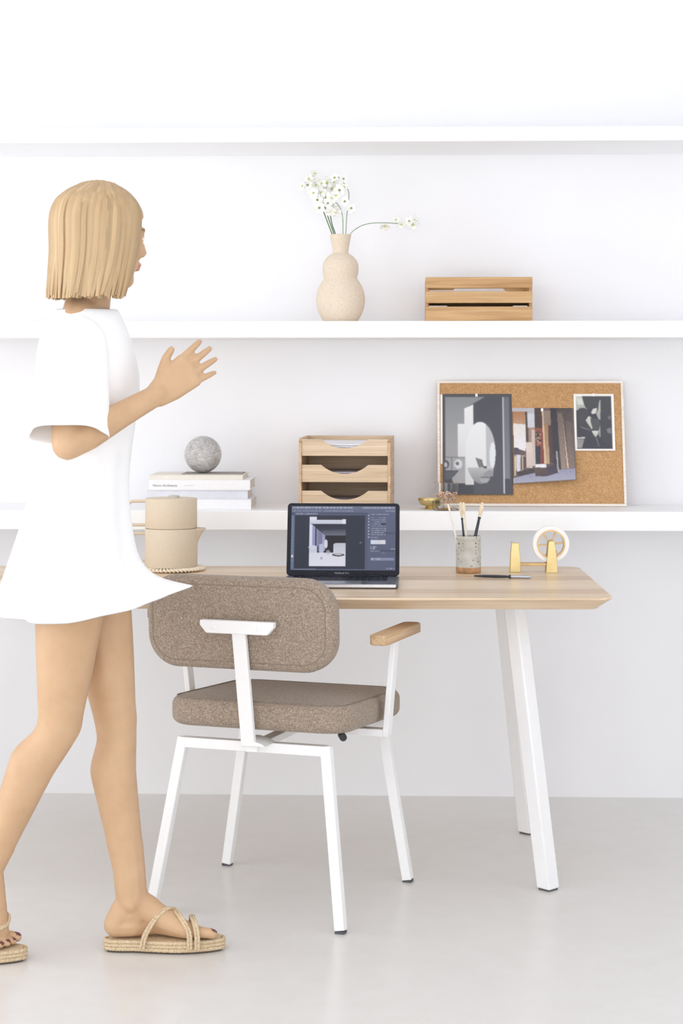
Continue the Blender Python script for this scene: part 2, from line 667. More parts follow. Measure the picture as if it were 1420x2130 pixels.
def window_frame(name, axis, pos, a0, a1, z0, z1, mull=2):
    m = MB()
    w = .05

    def put(b0, b1, c0, c1):
        if axis == 'x':
            m.box(pos - .03, pos + .03, b0, b1, c0, c1)
        else:
            m.box(b0, b1, pos - .03, pos + .03, c0, c1)
    put(a0, a1, z0, z0 + w)
    put(a0, a1, z1 - w, z1)
    for k in range(mull + 1):
        b = a0 + (a1 - a0 - w) * k / mull
        put(b, b + w, z0 + w, z1 - w)
    return struct(m.build(name, M['metal_white'], weld=False))


window_frame('window_1', 'x', X0 - .05, -4.9, -1.1, .35, 2.5, 3)
window_frame('fill_window_right', 'x', X1 + .05, -5.1, -2.1, .3, 2.3, 2)  # unseen opening, added for the right fill lamp
window_frame('fill_window_back', 'y', YB - .05, -2.6, 1.6, .06, 2.48, 3)  # unseen opening, added and set low for the frontal fill

# three floating shelves along the back wall
SH = [('wall_shelf', 'empty white floating shelf, topmost on the white wall', 1.956, 1.998),
      ('wall_shelf', 'white floating shelf carrying the sand vase and slatted wooden box', 1.391, 1.4395),
      ('wall_shelf', 'white floating shelf just above the desk, carrying cork board and books', 0.836, 0.892)]
SHELF_F = -0.335
for nm, lb, z0, z1 in SH:
    o = MB().box(-2.7, 2.7, SHELF_F, 0, z0, z1).build(nm, M['shelf'], bevel=.002)
    tag(o, lb, 'shelf', 'white shelves on the wall')
SZ = 0.892      # top of the lower shelf
MZ = 1.4395     # top of the middle shelf

# ------------------------------------------------------------------ desk
c = cam(.663, 4.65)
DESK = thing('desk', 'light oak desk with slanted white metal legs', 'desk', (c.x, c.y, 0), .022)
DT = 0.74
rings = []
L, D = 1.95, .80
for ins, z in ((.6, .709), (.036, .709), (.0012, .7345), (0, .7358), (.0006, .7385), (.002, .74), (.6, .74)):
    if ins > .5:
        rings.append([Vector((x, y, z)) for x, y in rrect(L / 2 - .3, .05, .02, 8, -L / 2, D / 2)])
    else:
        rings.append([Vector((x, y, z)) for x, y in rrect(L / 2 - ins, D / 2 - ins, .05 - ins * .5, 8, -L / 2, D / 2)])
MB().loft(rings).build('tabletop', M['oak_desk'], DESK, smooth=25)
for xt, xf in ((-.228, -.150), (-L + .228, -L + .150)):
    MB().box(xt - .052, xt + .052, .15, .65, .7025, .709).build('mounting_plate', M['metal_white'], DESK, bevel=.001)
    for yt, yf in ((.205, .128), (.595, .722)):
        p1, p0 = Vector((xt, yt, .7025)), Vector((xf, yf, .004))
        h = .0295
        v = [p + Vector(q) for p in (p0, p1) for q in ((h, 0, 0), (0, h, 0), (-h, 0, 0), (0, -h, 0))]
        lg = MB().add(v, [(3, 2, 1, 0), (4, 5, 6, 7)] + [(i, (i + 1) % 4, 4 + (i + 1) % 4, 4 + i) for i in range(4)]).build('leg', M['metal_white'], DESK, bevel=.004)
        v = [Vector((p0.x + a * .024, p0.y + b * .024, z)) for z in (0, .004) for a, b in ((1, 0), (0, 1), (-1, 0), (0, -1))]
        MB().add(v, [(3, 2, 1, 0), (4, 5, 6, 7)] + [(i, (i + 1) % 4, 4 + (i + 1) % 4, 4 + i) for i in range(4)]).build('glide', M['glide'], lg)


def on_desk(px, py, dz=0.0):
    """desk-top point seen at a photo pixel"""
    Z = (CAM.z - DT - dz) * F / (py - HOR)
    return cam((px - 710) / F * Z, Z, DT + dz)


# ------------------------------------------------------------------ armchair
c = cam(-.146, 4.71)
CH = thing('armchair', 'grey-brown felt armchair with white steel frame and oak arm pads', 'chair', (c.x, c.y, 0), YAW - math.radians(19.5))
T = .0245
for (px_, q, fq) in ((-.184, -.18, -.242), (.182, -.18, -.242), (-.184, .225, .242), (.184, .225, .242)):
    sx = 1 if px_ > 0 else -1
    foot = Vector((sx * (.239 if fq < 0 else .2475), fq, .006))
    top = Vector((px_, q, .403))
    d = (top - foot).normalized()
    lg = MB().bar(foot, top + d * T * .45, T, T, (0, 1, 0)).build('leg', M['metal_white'], CH, bevel=.002)
    MB().box(foot.x - .011, foot.x + .011, foot.y - .011, foot.y + .011, 0, .0065).build('glide', M['glide'], lg)
for q in (-.18, .225):
    MB().bar((-.186, q, .403), (.186, q, .403), T, T).build('crossbar', M['metal_white'], CH, bevel=.002)
MB().bar((.004, -.21, .403), (.004, .225, .403), .03, .018).build('seat_rail', M['metal_white'], CH, bevel=.002)
# upright with T-shaped plate
MB().bar((.006, -.229, .4125), (-.002, -.272, .70), .034, .016, (0, 1, 0)).build('back_post', M['metal_white'], CH, bevel=.003)
poly = [(-.092, .0), (-.092, -.012), (-.076, -.030), (.076, -.030), (.092, -.012), (.092, .0)]
pl = MB().prism([(a, b) for a, b in poly], 'y', -.288, -.268).map(lambda p: (p.x - .002, p.y, p.z + .711))
# lens-flat plate with clipped lower corners
pl = pl.build('back_plate', M['metal_white'], CH, bevel=.002)
for sx in (-.055, .055):
    MB().lathe([(.005, 0), (.005, .002), (.003, .003), (0, .003)], 14).map(lambda p, sx=sx: (sx - .002 + p.x, -.288 - p.z, .696 + p.y)).build('screw', M['metal_white'], pl, smooth=40)
MB().prism([(-.012, .414), (.050, .414), (.040, .420), (.012, .428), (-.012, .428)], 'y', -.237, -.168).build('post_bracket', M['metal_white'], CH, bevel=.001)
# backrest
def back_map(p):
    x, y, z = p.x, p.y, p.z            # cushion: x width, y height, z thickness
    q = -.252 + z - .055 * y + .9 * .25 * x * x * 1.2
    return (x - .018, q, .699 + y)
bk = cushion(.238, .110, .056, .078, .020, .006).map(back_map).build('backrest', M['felt'], CH, smooth=60)
loop = [Vector((x, y, .0006)) for x, y in rrect(.238 - .020, .110 - .020, .058, 10)]
MB().tube([back_map(p) for p in loop], .0016, 6, closed=True).build('piping', M['felt_seam'], bk, smooth=60)
MB().box(-.2425, -.2375, -.262, -.254, .70, .722).map(lambda p: (p.x - .018, p.y + .045, p.z)).build('maker_tag', M['felt'], bk)
# seat, tipping a little towards the front
def seat_map(p):
    return (p.x + .008, p.y + .024, .434 + p.z - .055 * (p.y + .012))
st = cushion(.231, .240, .068, .075, .022, .008).map(seat_map).build('seat', M['felt'], CH, smooth=60)
loop = [Vector((x, y, .068 - .001)) for x, y in rrect(.231 - .012, .240 - .012, .063, 10)]
MB().tube([seat_map(p) for p in loop], .0016, 6, closed=True).build('piping', M['felt_seam'], st, smooth=60)
MB().bar((-.262, .045, .412), (.262, .045, .412), .032, .018).build('arm_bar', M['metal_white'], CH, bevel=.002)
for sx in (-1, 1):
    MB().bar((sx * .256, .045, .404), (sx * .279, .036, .6405), .034, .014, (1, 0, 0)).build('arm_post', M['metal_white'], CH, bevel=.002)
    MB().bar((sx * .279, -.04, .6395), (sx * .279, .11, .6395), .03, .004).build('arm_plate', M['metal_white'], CH)
    poly = [(-.016, -.10), (.016, -.10), (.024, -.085), (.024, .165), (.014, .18), (-.014, .18), (-.024, .165), (-.024, -.085)]
    MB().prism(poly, 'z', 0, .024).map(lambda p, sx=sx: (p.x + sx * .279, p.y + .005, p.z + .642)).build('arm_pad', M['oak_arm'], CH, bevel=.003)
MB().tube([(.172, -.05, .418), (.186, -.075, .416)], .009, 12).build('adjusting_knob', M['black'], CH, smooth=40)


# ------------------------------------------------------------------ painting flat prints
class Pic:
    def __init__(s, w, h, c=(0, 0, 0)):
        s.w, s.h = w, h
        s.a = np.zeros((h, w, 3))
        s.a[:] = c
        s.yy, s.xx = np.mgrid[0:h, 0:w].astype(float) + .5
        s.r = np.random.RandomState(3)

    def poly(s, pts, c, c2=None, axis='y', alpha=1.0):
        m = np.zeros((s.h, s.w), bool)
        n = len(pts)
        for i in range(n):
            x0, y0 = pts[i]
            x1, y1 = pts[(i + 1) % n]
            if y0 == y1:
                continue
            cond = ((s.yy >= min(y0, y1)) & (s.yy < max(y0, y1)))
            xi = x0 + (s.yy - y0) * (x1 - x0) / (y1 - y0)
            m ^= cond & (s.xx < xi)
        s.fill(m, c, c2, axis, alpha)
        return s

    def rect(s, x0, y0, x1, y1, c, c2=None, axis='y', alpha=1.0):
        s.fill((s.xx >= x0) & (s.xx < x1) & (s.yy >= y0) & (s.yy < y1), c, c2, axis, alpha)
        return s

    def oval(s, cx, cy, rx, ry, c, c2=None, axis='y', alpha=1.0, clip=None):
        m = ((s.xx - cx) / rx) ** 2 + ((s.yy - cy) / ry) ** 2 < 1
        if clip is not None:
            m &= clip
        s.fill(m, c, c2, axis, alpha)
        return m

    def fill(s, m, c, c2, axis, alpha):
        if not m.any():
            return
        c = np.array(c, float)
        if c2 is None:
            col = np.broadcast_to(c, (int(m.sum()), 3))
        else:
            g = (s.yy if axis == 'y' else s.xx)[m]
            t = ((g - g.min()) / max(1e-6, g.max() - g.min()))[:, None]
            col = c * (1 - t) + np.array(c2, float) * t
        s.a[m] = s.a[m] * (1 - alpha) + col * alpha

    def words(s, x0, x1, y, h, c, dens=.7, alpha=.8):
        x = x0
        while x < x1:
            w = s.r.uniform(3, 11)
            if s.r.rand() < dens:
                k = x
                while k < min(x + w, x1):
                    s.rect(k, y + s.r.randint(0, 2) * .5, k + 1.1, y + h, c, alpha=alpha * s.r.uniform(.45, 1))
                    k += 1.3
            x += w + s.r.uniform(1.5, 3)

    def soften(s, k=1):
        for _ in range(k):
            p = np.pad(s.a, ((1, 1), (1, 1), (0, 0)), mode='edge')
            s.a = (p[1:-1, 1:-1] * 2 + p[:-2, 1:-1] + p[2:, 1:-1] + p[1:-1, :-2] + p[1:-1, 2:]) / 6
        return s


def picture(name, pic, width, height, mat, parent, place, mats=None):
    """a grid sheet whose printed colours are stored per vertex; place(u, v) -> point, u right 0..width, v up 0..height"""
    w, h = pic.w, pic.h
    us = np.linspace(0, width, w)
    vs = np.linspace(height, 0, h)
    verts = [tuple(place(u, v)) for v in vs for u in us]
    idx = np.arange(w * h).reshape(h, w)
    faces = np.stack([idx[:-1, :-1], idx[1:, :-1], idx[1:, 1:], idx[:-1, 1:]], -1).reshape(-1, 4)
    me = bpy.data.meshes.new(name)
    me.from_pydata(verts, [], faces.tolist())
    at = me.color_attributes.new('ink', 'FLOAT_COLOR', 'POINT')
    a = np.clip(pic.a / 255.0, 0, 1)
    l = np.where(a <= .04045, a / 12.92, ((a + .055) / 1.055) ** 2.4)
    rg = np.ones((w * h, 4), np.float32)
    rg[:, :3] = l.reshape(-1, 3)
    at.data.foreach_set('color', rg.ravel())
    me.materials.append(mat)
    me.shade_smooth()
    o = bpy.data.objects.new(name, me)
    COL.objects.link(o)
    if parent is not None:
        o.parent = parent
    return o


# ------------------------------------------------------------------ laptop
zf = 4.862
c0 = cam((705.5 - 710) / F * zf, zf, DT)
LP = thing('laptop', 'open dark grey laptop on the oak desk showing a photo editor', 'laptop', c0, YAW - .045)
lw, ld, lh = .298, .200, .0125
rings = []
for ins, z in ((.0035, 0), (.001, .0025), (0, .005), (0, .0105), (.0007, .0122), (.002, lh)):
    rings.append([Vector((x, y, z)) for x, y in rrect(lw / 2 - ins, ld / 2 - ins, .010, 6, 0, ld / 2)])
base = MB().loft(rings).build('base', M['laptop_grey'], LP, smooth=30)
MB().box(-lw / 2 + .006, lw / 2 - .006, -.0006, .0004, .004, .0112).build('front_edge', M['laptop_edge'], base)
kb = MB()
for r_ in range(6):
    y0 = .085 + r_ * .0172
    ncol = 14
    x = -lw / 2 + .021
    for k in range(ncol):
        kw = .0158
        if r_ == 0 and 4 <= k <= 8:
            if k == 4:
                kb.box(x, x + .0178 * 5 - .002, y0, y0 + .0150, lh, lh + .0012)
        else:
            kb.box(x, x + kw, y0, y0 + .0150, lh, lh + .0012)
        x += .0178
kb.build('keyboard', M['laptop_black'], base, weld=False)
MB().box(-.055, .055, .008, .078, lh, lh + .0003).build('trackpad', M['silver'], base)
# lid
tilt = math.radians(17)
hinge_y, hinge_z = ld - .006, lh + .001
lidh = .196
def lid(u, v, n):       # u across, v up along the lid, n out of the screen side
    return Vector((u, hinge_y + v * math.sin(tilt) - n * math.cos(tilt), hinge_z + v * math.cos(tilt) + n * math.sin(tilt)))
rings = []
for ins, n_ in ((.002, -.0055), (0, -.0045), (0, -.0008), (.0006, 0)):
    rings.append([lid(x, y, n_) for x, y in rrect(lw / 2 - ins, lidh / 2 - ins, .010, 6, 0, lidh / 2)])
lo = MB().loft(rings).build('lid', M['laptop_black'], LP, smooth=30)
MB().tube([(-.10, hinge_y, hinge_z), (.10, hinge_y, hinge_z)], .005, 10).build('hinge', M['laptop_black'], lo, smooth=40)

# screen picture, 268 x 172 points
P = Pic(290, 186, (86, 92, 116))
navy = (43, 49, 64)
panel = (92, 98, 124)
P.rect(0, 0, 290, 10, (104, 110, 134))
P.words(4, 170, 2, 5, (214, 218, 232), .95)
P.words(198, 286, 2, 5, (208, 212, 228), .95)
P.rect(0, 10, 290, 19, (98, 104, 130))
P.words(4, 174, 12, 4, (158, 164, 188), .85)
P.words(262, 288, 12, 4, (170, 176, 200), .9)
P.rect(0, 19, 205, 27, (74, 80, 104))
P.rect(10, 20, 74, 26, (104, 110, 138))
P.words(13, 72, 21, 3, (188, 192, 212), .95)
P.rect(74, 24, 205, 26, (112, 116, 140), alpha=.5)
P.rect(0, 27, 9, 182, (98, 112, 134))
for k in range(26):
    P.rect(2, 32 + k * 5, 6, 34 + k * 5, (150, 166, 186), alpha=.7 if k % 2 else .35)
P.rect(2, 142, 7, 149, (220, 226, 236))
P.rect(10, 27, 205, 182, navy, (38, 44, 58))
P.rect(205, 19, 212, 182, (80, 86, 112))
P.rect(212, 19, 290, 182, panel, (84, 90, 116))
for k in range(8):
    P.rect(213, 25 + k * 9, 217, 29 + k * 9, (186, 192, 212), alpha=.8)
P.words(222, 272, 22, 3, (186, 190, 210), .8)
for r_ in range(5):
    P.words(222, 262, 32 + r_ * 6, 3.5, (166, 172, 196), .8)
P.rect(250, 50, 262, 54, (40, 44, 62))
for r_ in range(4):
    P.words(222, 262, 63 + r_ * 6, 3, (196, 200, 218), .8)
P.rect(262, 76, 286, 81, (72, 78, 100))
P.words(220, 240, 88, 6, (156, 160, 186), .9)
P.rect(221, 98, 262, 110, (206, 210, 222))
P.rect(221, 98, 232, 110, (210, 218, 240))
P.rect(234, 98, 247, 110, (208, 214, 214))
P.rect(249, 98, 262, 110, (222, 218, 228))
P.words(220, 236, 116, 4, (206, 210, 226), .95)
P.words(220, 236, 121, 4, (206, 210, 226), .95)
P.words(276, 288, 122, 4, (210, 214, 228), .95)
P.rect(246, 127, 288, 131, (70, 76, 100))
P.words(220, 246, 128, 4, (160, 166, 190), .9)
P.words(240, 270, 134, 3, (130, 136, 162), .8)
P.rect(222, 149, 286, 157, (134, 138, 168))
P.words(222, 246, 150, 6, (196, 200, 218), .9)
P.words(264, 286, 178, 4, (188, 192, 210), .95)
P.rect(0, 182, 290, 186, (86, 92, 116))
P.rect(10, 181, 70, 184, (130, 136, 160), alpha=.6)
# the picture being edited: a dark corridor seen across a pale table
ox, oy, ow, oh = 51, 31, 101, 143
def q(a, b):
    return (ox + a * ow, oy + b * oh)
P.rect(ox, oy, ox + ow, oy + oh, (46, 48, 62))
P.poly([q(0, 0), q(.30, 0), q(.22, .05), q(0, .17)], (222, 224, 240))
P.rect(*q(.2, 0), *q(1, .06), (48, 50, 62))
P.rect(*q(0, .06), *q(.97, .145), (214, 216, 232), (196, 198, 216))
P.rect(*q(.9, .05), *q(1, .16), (226, 226, 238))
P.poly([q(0, .14), q(.08, .16), q(.08, .6), q(0, .62)], (218, 220, 238))
P.poly([q(.08, .16), q(.16, .2), q(.16, .6), q(.08, .6)], (150, 152, 190))
P.poly([q(.16, .2), q(.2, .24), q(.2, .6), q(.16, .6)], (64, 66, 92))
P.poly([q(.2, .22), q(.25, .28), q(.25, .6), q(.2, .6)], (136, 138, 170))
P.poly([q(.08, .15), q(1, .15), q(1, .28), q(.38, .30), q(.25, .27)], (40, 42, 56), (58, 58, 74))
P.poly([q(.30, .28), q(1, .26), q(1, .38), q(.44, .38)], (70, 72, 88), (108, 108, 124))
P.poly([q(.25, .27), q(.36, .33), q(.36, .7), q(.25, .7)], (120, 122, 152))
P.poly([q(.36, .33), q(.46, .40), q(.46, .68), q(.36, .7)], (150, 152, 184), (176, 178, 206))
P.rect(*q(.44, .39), *q(1, .72), (26, 26, 32))
P.oval(*q(.46, .55), 5, 13, (214, 214, 230))
P.rect(*q(.0, .6), *q(.22, .75), (200, 202, 220))
P.oval(*q(.1, .62), 12, 6, (206, 208, 224))
P.rect(*q(.28, .55), *q(.40, .74), (186, 188, 214))
P.poly([q(.66, .72), q(.66, .56), q(.72, .53), q(1, .53), q(1, .74), q(.7, .74)], (190, 192, 206), (206, 206, 216))
P.rect(*q(0, .73), *q(1, 1), (216, 216, 230), (222, 222, 234))
P.oval(*q(.8, .77), 17, 4.5, (70, 68, 74))
P.oval(*q(.8, .76), 12, 2, (206, 206, 210))
P.oval(*q(.52, .72), 6, 7, (190, 188, 200), alpha=.7)
P.oval(*q(.34, .84), 3, 4, (140, 140, 164), alpha=.7)
P.oval(193, 106, 3, 2.5, (140, 144, 164), alpha=.8)
P.soften(1)
sw, sh = .277, .173
picture('display', P, sw, sh, M['screen'], lo, lambda u, v: lid(u - sw / 2, v + .0145, .0003))
t = text_mesh('brand_lettering', 'MacBook Pro', .0068, M['letter_grey'], lo, lid(-.0215, .0050, .0004), (PI / 2 - tilt, 0, 0))

# ------------------------------------------------------------------ letter trays (left box on the lower shelf)
def letter_box(name, label, x, y, z, Wd, Dp, fronts, Ht, mats, cut, joints, paper_specs, group):
    root = thing(name, label, 'letter tray', (x, y, z), -.035, group)
    mf, ms = mats
    t = .008
    for sx in (0, 1):
        xa = sx * (Wd - t)
        poly = [(0.0, 0), (Dp, 0), (Dp, Ht), (.022, Ht), (0.0, Ht - .014)] if cut else [(0, 0), (Dp, 0), (Dp, Ht), (0, Ht)]
        MB().prism(poly, 'x', xa, xa + t).build('side_panel', ms, root, bevel=.0012)
    MB().box(t, Wd - t, Dp - t, Dp, 0, Ht).build('back_panel', mf, root, bevel=.001)
    for k, (z0, z1) in enumerate(fronts):
        m = MB()
        if cut:
            c0, cw, cdp = Wd / 2, .068, min(.026, (z1 - z0) * .55)
            R = (cw * cw + cdp * cdp) / (2 * cdp)
            arc = []
            for i in range(21):
                xx = -cw + 2 * cw * i / 20
                dd = math.sqrt(max(0, R * R - xx * xx)) - (R - cdp)
                arc.append((c0 + xx, z1 - dd))
            poly = [(t, z0), (Wd - t, z0), (Wd - t, z1)] + arc[::-1] + [(t, z1)]
            # split into two columns so the outline stays easy to fill
            m.prism(poly, 'y', .004, .004 + t)
        else:
            m.box(0, Wd, -.003, t - .003, z0, z1)
        if joints:
            j = m
            nz = 3
            hh = (z1 - z0) / (2 * nz)
            for sx in (0, 1):
                for i in range(nz):
                    xa = 0 if sx == 0 else Wd - t
                    j.box(xa + .0005, xa + t + .0005 * (1 - 2 * sx), .0005, .006, z0 + hh * (2 * i + .5), z0 + hh * (2 * i + 1.3), 1)
        m.build('front_panel', [mf, M['oak_end']], root, bevel=.0006, weld=False)
        MB().box(t, Wd - t, .012, Dp - t, z0 + .002, z0 + .007).build('tray_floor', mf, root)
    return root


ty = -.318
p = on_y(621, 1060, ty)
pr = on_y(812, 1060, ty)
TW = pr.x - p.x
TF = [(0, .057), (.082, .132), (.158, .206)]
tray = letter_box('letter_tray', 'pale oak three-tier letter tray with scooped fronts behind the laptop', p.x, ty, SZ, TW, .250, TF, .210,
                  (M['oak_tray'], M['oak_tray_side']), True, True, None, None)
for (z0, z1), mat, nm, lb, hh in zip(TF, ('paper_lilac', 'paper_lilac', 'paper'), ('b', 'm', 't'),
                                     ('pale sheets in the bottom tier of the scooped oak letter tray',
                                      'pale lilac sheets in the middle tier of the scooped oak letter tray',
                                      'white curling sheets in the top tier of the scooped oak letter tray'), (.024, .022, .026)):
    m = MB()
    ns = 5
    for i in range(ns):
        zz = z0 + .0075 + hh * i / ns
        a = rnd.uniform(-.02, .02)
        xs = [.016 + (TW - .032) * k / 10 for k in range(11)]
        for k in range(10):
            b0 = .006 * math.sin(PI * k / 10) if nm == 't' else 0
            b1 = .006 * math.sin(PI * (k + 1) / 10) if nm == 't' else 0
            e = hh / ns * .7
            v = [(xs[k], .02 + i * .002, zz - b0), (xs[k + 1], .02 + i * .002, zz - b1), (xs[k + 1], .235, zz), (xs[k], .235, zz)]
            v = v + [(x_, y_, z_ + e) for x_, y_, z_ in v]
            m.add(v, [(3, 2, 1, 0), (4, 5, 6, 7), (0, 1, 5, 4), (1, 2, 6, 5), (2, 3, 7, 6), (3, 0, 4, 7)])
    o = m.build('paper_stack', M[mat])
    o.location = (p.x, ty, SZ + (.0065 if nm == 't' else 0))
    o.rotation_euler = (0, 0, -.035)
    tag(o, lb, 'paper', 'papers in the oak letter tray')

# slatted wooden box on the middle shelf
cy_ = -.322
p = on_y(885, 667, cy_)
pr = on_y(1107, 667, cy_)
CW = pr.x - p.x
sc = depth_of(cy_, 1000) / F
def hz(py):
    return (667 - py) * sc
BX = thing('slatted_box', 'golden oak slatted box holding papers, right of the vase', 'box', (p.x, cy_, MZ), 0)
t = .009
for z0, z1 in ((hz(667), hz(637)), (hz(629.5), hz(605.5)), (hz(598), hz(575.5))):
    MB().box(0, CW, 0, .010, max(0, z0), z1).build('slat', M['oak_crate'], BX, bevel=.0008)
for sx in (0, 1):
    xa = sx * (CW - t)
    MB().box(xa, xa + t, .0105, .25, 0, hz(575.5)).build('side_panel', M['oak_crate_side'], BX, bevel=.0008)
MB().box(t, CW - t, .24, .25, 0, hz(576)).build('back_panel', M['oak_crate'], BX)
MB().box(t, CW - t, .0105, .24, 0, .006).build('bottom_board', M['oak_crate'], BX)
for py in (606, 638):
    MB().box(t, CW - t, .0105, .24, hz(py) - .005, hz(py)).build('inner_board', M['oak_crate'], BX)
o = MB()
z = hz(605.4)
o.prism([(.080, z), (.232, z), (.222, hz(599.2)), (.083, hz(599.2))], 'y', .012, .20)
o = o.build('paper_stack', M['paper_grey'])
o.location = (p.x, cy_, MZ)
tag(o, 'light grey sheets showing in the upper gap of the slatted box', 'paper')
for (xa, xb, py, lb) in ((.008, .082, 605, 'white card edge left in the upper gap of the slatted box'),
                         (.009, .062, 637, 'white card edge left in the lower gap of the slatted box'),
                         (.252, .293, 637, 'white card edge right in the lower gap of the slatted box')):
    o = MB().box(max(xa, .0095), min(xb, CW - .0095), .0115, .19, hz(py) + .0005, hz(py) + .0028).build('card', M['paper'])
    o.location = (p.x, cy_, MZ)
    tag(o, lb, 'card', 'cards in the slatted box')

# ------------------------------------------------------------------ vase with white sprays
vy = -.20
vp = on_y(708, 668, vy)
k = depth_of(vy) / F
prof = []
for py, hw in ((669, 0), (669, 33), (667.5, 35), (660, 40), (650, 45), (640, 48.5), (630, 50.5), (621, 51), (612, 50.2), (603, 48), (594, 44.5), (586, 40), (580, 36), (577, 34.2), (574, 34.8), (570, 36.2), (562, 37.4), (555, 37.6), (548, 36.8), (541, 34), (535, 29.5), (530, 24), (527, 19), (524.5, 16), (520, 16.3), (510, 18), (500, 19.9), (490, 21.8), (487, 22.4), (486.4, 21.6), (488, 20.4), (500, 18), (520, 14.6), (526, 15), (534, 27), (545, 34)):
    prof.append((hw * k, (669 - py) * k))
pts = [(prof[i][0], prof[i][1]) for i in range(len(prof))]
V = MB().lathe(pts, 56, (0, 0, 0)).build('vase', M['vase'], smooth=50)
V.location = (vp.x, vy, MZ)
tag(V, 'sand coloured stoneware vase of stacked bulbs with white flower sprays', 'vase')


def vpt(px, py, dy=0.0):
    a = on_y(px, py, vy + dy)
    return Vector((a.x, a.y, a.z + .0015))


def blossom(center, facing, size, parent, dark):
    """five rounded petals around a yellow-green heart"""
    f = Vector(facing).normalized()
    e1 = f.orthogonal().normalized()
    e2 = f.cross(e1)
    ph = rnd.uniform(0, 6)
    m = MB()
    for j in range(5):
        t = ph + 2 * PI * j / 5
        d = e1 * math.cos(t) + e2 * math.sin(t)
        s_ = d.cross(f)
        rows = []
        for a in range(6):
            u = a / 5
            wd = size * .42 * math.sin(PI * min(.97, .12 + .8 * u)) ** .8
            cup = f * size * (.30 * u ** 1.6 * (1 + .3 * math.sin(j * 2.1)) - .04)
            rows.append([Vector(center) + d * size * .92 * u + cup + s_ * wd * b + f * (-.10 * size * (1 - abs(b)) * u) for b in (-1, -.5, 0, .5, 1)])
        m.loft(rows, 0, cap=False, closed=False)
    ob = m.build('blossom', M['petal'], parent, smooth=60, solid=.0006)
    MB().sphere(Vector(center) + f * size * .14, size * .17, 10, 6).build('heart', M['heart_dark'] if dark else M['petal_heart'], ob, smooth=60)
    return ob


sprays = [
    ('white flower spray arching out to the right of the vase', 'stem', .0013,
     [(706, 560, 0), (716, 520, 0), (727, 490, 0), (745, 474, .0), (768, 466, .005), (800, 464.5, .0), (828, 466, -.01), (845, 464, -.01), (860, 459, -.01)],
     [(800, 471, 9, (0, -.5, -1), 0), (823, 459, 8, (-.2, -.7, .8), 0), (834, 468, 8, (.2, -.8, -.6), 0), (851, 461, 8, (-.3, -1, .2), 1), (858, 468, 10, (.3, -.8, -.6), 0), (862, 459, 9, (.8, -.6, .3), 0)]),
    ('tall white flower spray bending left at its tip above the vase mouth', 'stem', .0013,
     [(710, 560, .0), (718, 520, .0), (719, 487, 0), (721, 450, .005), (724.5, 420, .01), (725, 402, .0), (719, 388, -.005), (709, 375, -.01), (701, 367, -.01)],
     [(696, 371, 8, (-.6, -.8, .3), 1), (714, 373, 8, (.4, -.9, .1), 1), (706, 396, 10, (-.3, -.9, -.3), 1), (717, 420, 9, (-.3, -1, 0), 1), (730, 434, 9, (.3, -1, -.1), 1), (716, 390, 7, (.2, -.7, .5), 0)]),
    ('short white flower spray curving left above the vase mouth', 'stem', .0013,
     [(704, 560, -.005), (712, 520, -.005), (713, 487, -.006), (712.5, 455, -.01), (709, 438, -.012), (702, 426, -.014), (692, 418, -.015)],
     [(697, 441, 10, (.3, -.8, -.5), 0), (690, 412, 11, (.1, -1, .2), 0), (682, 424, 9, (-.4, -.9, 0), 1), (688, 440, 10, (-.1, -.8, -.6), 0), (698, 408, 9, (.4, -.8, .2), 0)]),
    ('white flower spray leaning furthest left, its blossoms at the outer edge', 'stem_dark', .0016,
     [(716, 560, .0), (703, 520, .0), (690, 487, 0), (682, 466, .0), (672, 440, -.002), (660, 415, -.006), (648, 395, -.008), (636, 384, -.01)],
     [(629, 388, 8, (-.8, -.7, .1), 0), (640, 386, 9, (-.3, -1, .2), 1), (652, 402, 10, (-.4, -.9, -.2), 0), (660, 417, 10, (-.2, -1, 0), 1), (664, 433, 10, (-.3, -.9, -.3), 1), (642, 374, 9, (-.2, -.7, .7), 0)]),
    ('white flower spray in the middle of the left cluster above the vase', 'stem_dark', .0016,
     [(712, 560, .008), (704, 520, .008), (694, 487, .006), (686, 464, .006), (678, 440, .006), (670, 412, .006), (662, 388, .004), (650, 370, .0)],
     [(649, 373, 11, (-.1, -.9, .5), 0), (656, 386, 10, (.3, -1, 0), 0), (668, 402, 10, (-.2, -1, .1), 0), (668, 383, 9, (.3, -.8, .5), 0), (678, 412, 11, (.2, -1, -.1), 0), (655, 362, 8, (.2, -.7, .8), 0)]),
    ('white flower spray at the back of the left cluster above the vase', 'stem_dark', .0016,
     [(718, 560, .012), (707, 520, .012), (697, 487, .010), (690, 466, .014), (686, 440, .018), (684, 412, .02), (684, 395, .02), (680, 380, .018)],
     [(680, 382, 11, (0, -1, .4), 0), (690, 394, 11, (.4, -.9, .1), 0), (678, 398, 10, (-.3, -1, .1), 0), (694, 380, 9, (.4, -.8, .5), 0), (686, 428, 10, (0, -1, -.2), 0)]),
]
for lb, sm, r_, path, bl in sprays:
    root = thing('flower_spray', lb, 'flower', vpt(path[2][0], 560, path[0][2]), 0, 'white sprays in the vase')
    off = root.location
    pp = bez([vpt(*a) - off for a in path], 8)
    so = MB().tube(pp, r_, 8).build('stem', M[sm], root, smooth=60)
    for (bx, by, bs, fc, dk) in bl:
        d0 = path[-1][2]
        ctr = vpt(bx, by, d0 - .004) - off
        near = min(pp, key=lambda a: (a - ctr).length)
        MB().tube([near, near.lerp(ctr, .5) + Vector((0, 0, .002)), ctr - Vector(fc).normalized() * .001], .0006, 6).build('stalk', M['stem'], root, smooth=60)
        blossom(ctr, fc, bs * k * 1.4, root, dk)

# ------------------------------------------------------------------ books and marble ball
by0 = -.285
kb_ = depth_of(by0, 415) / F


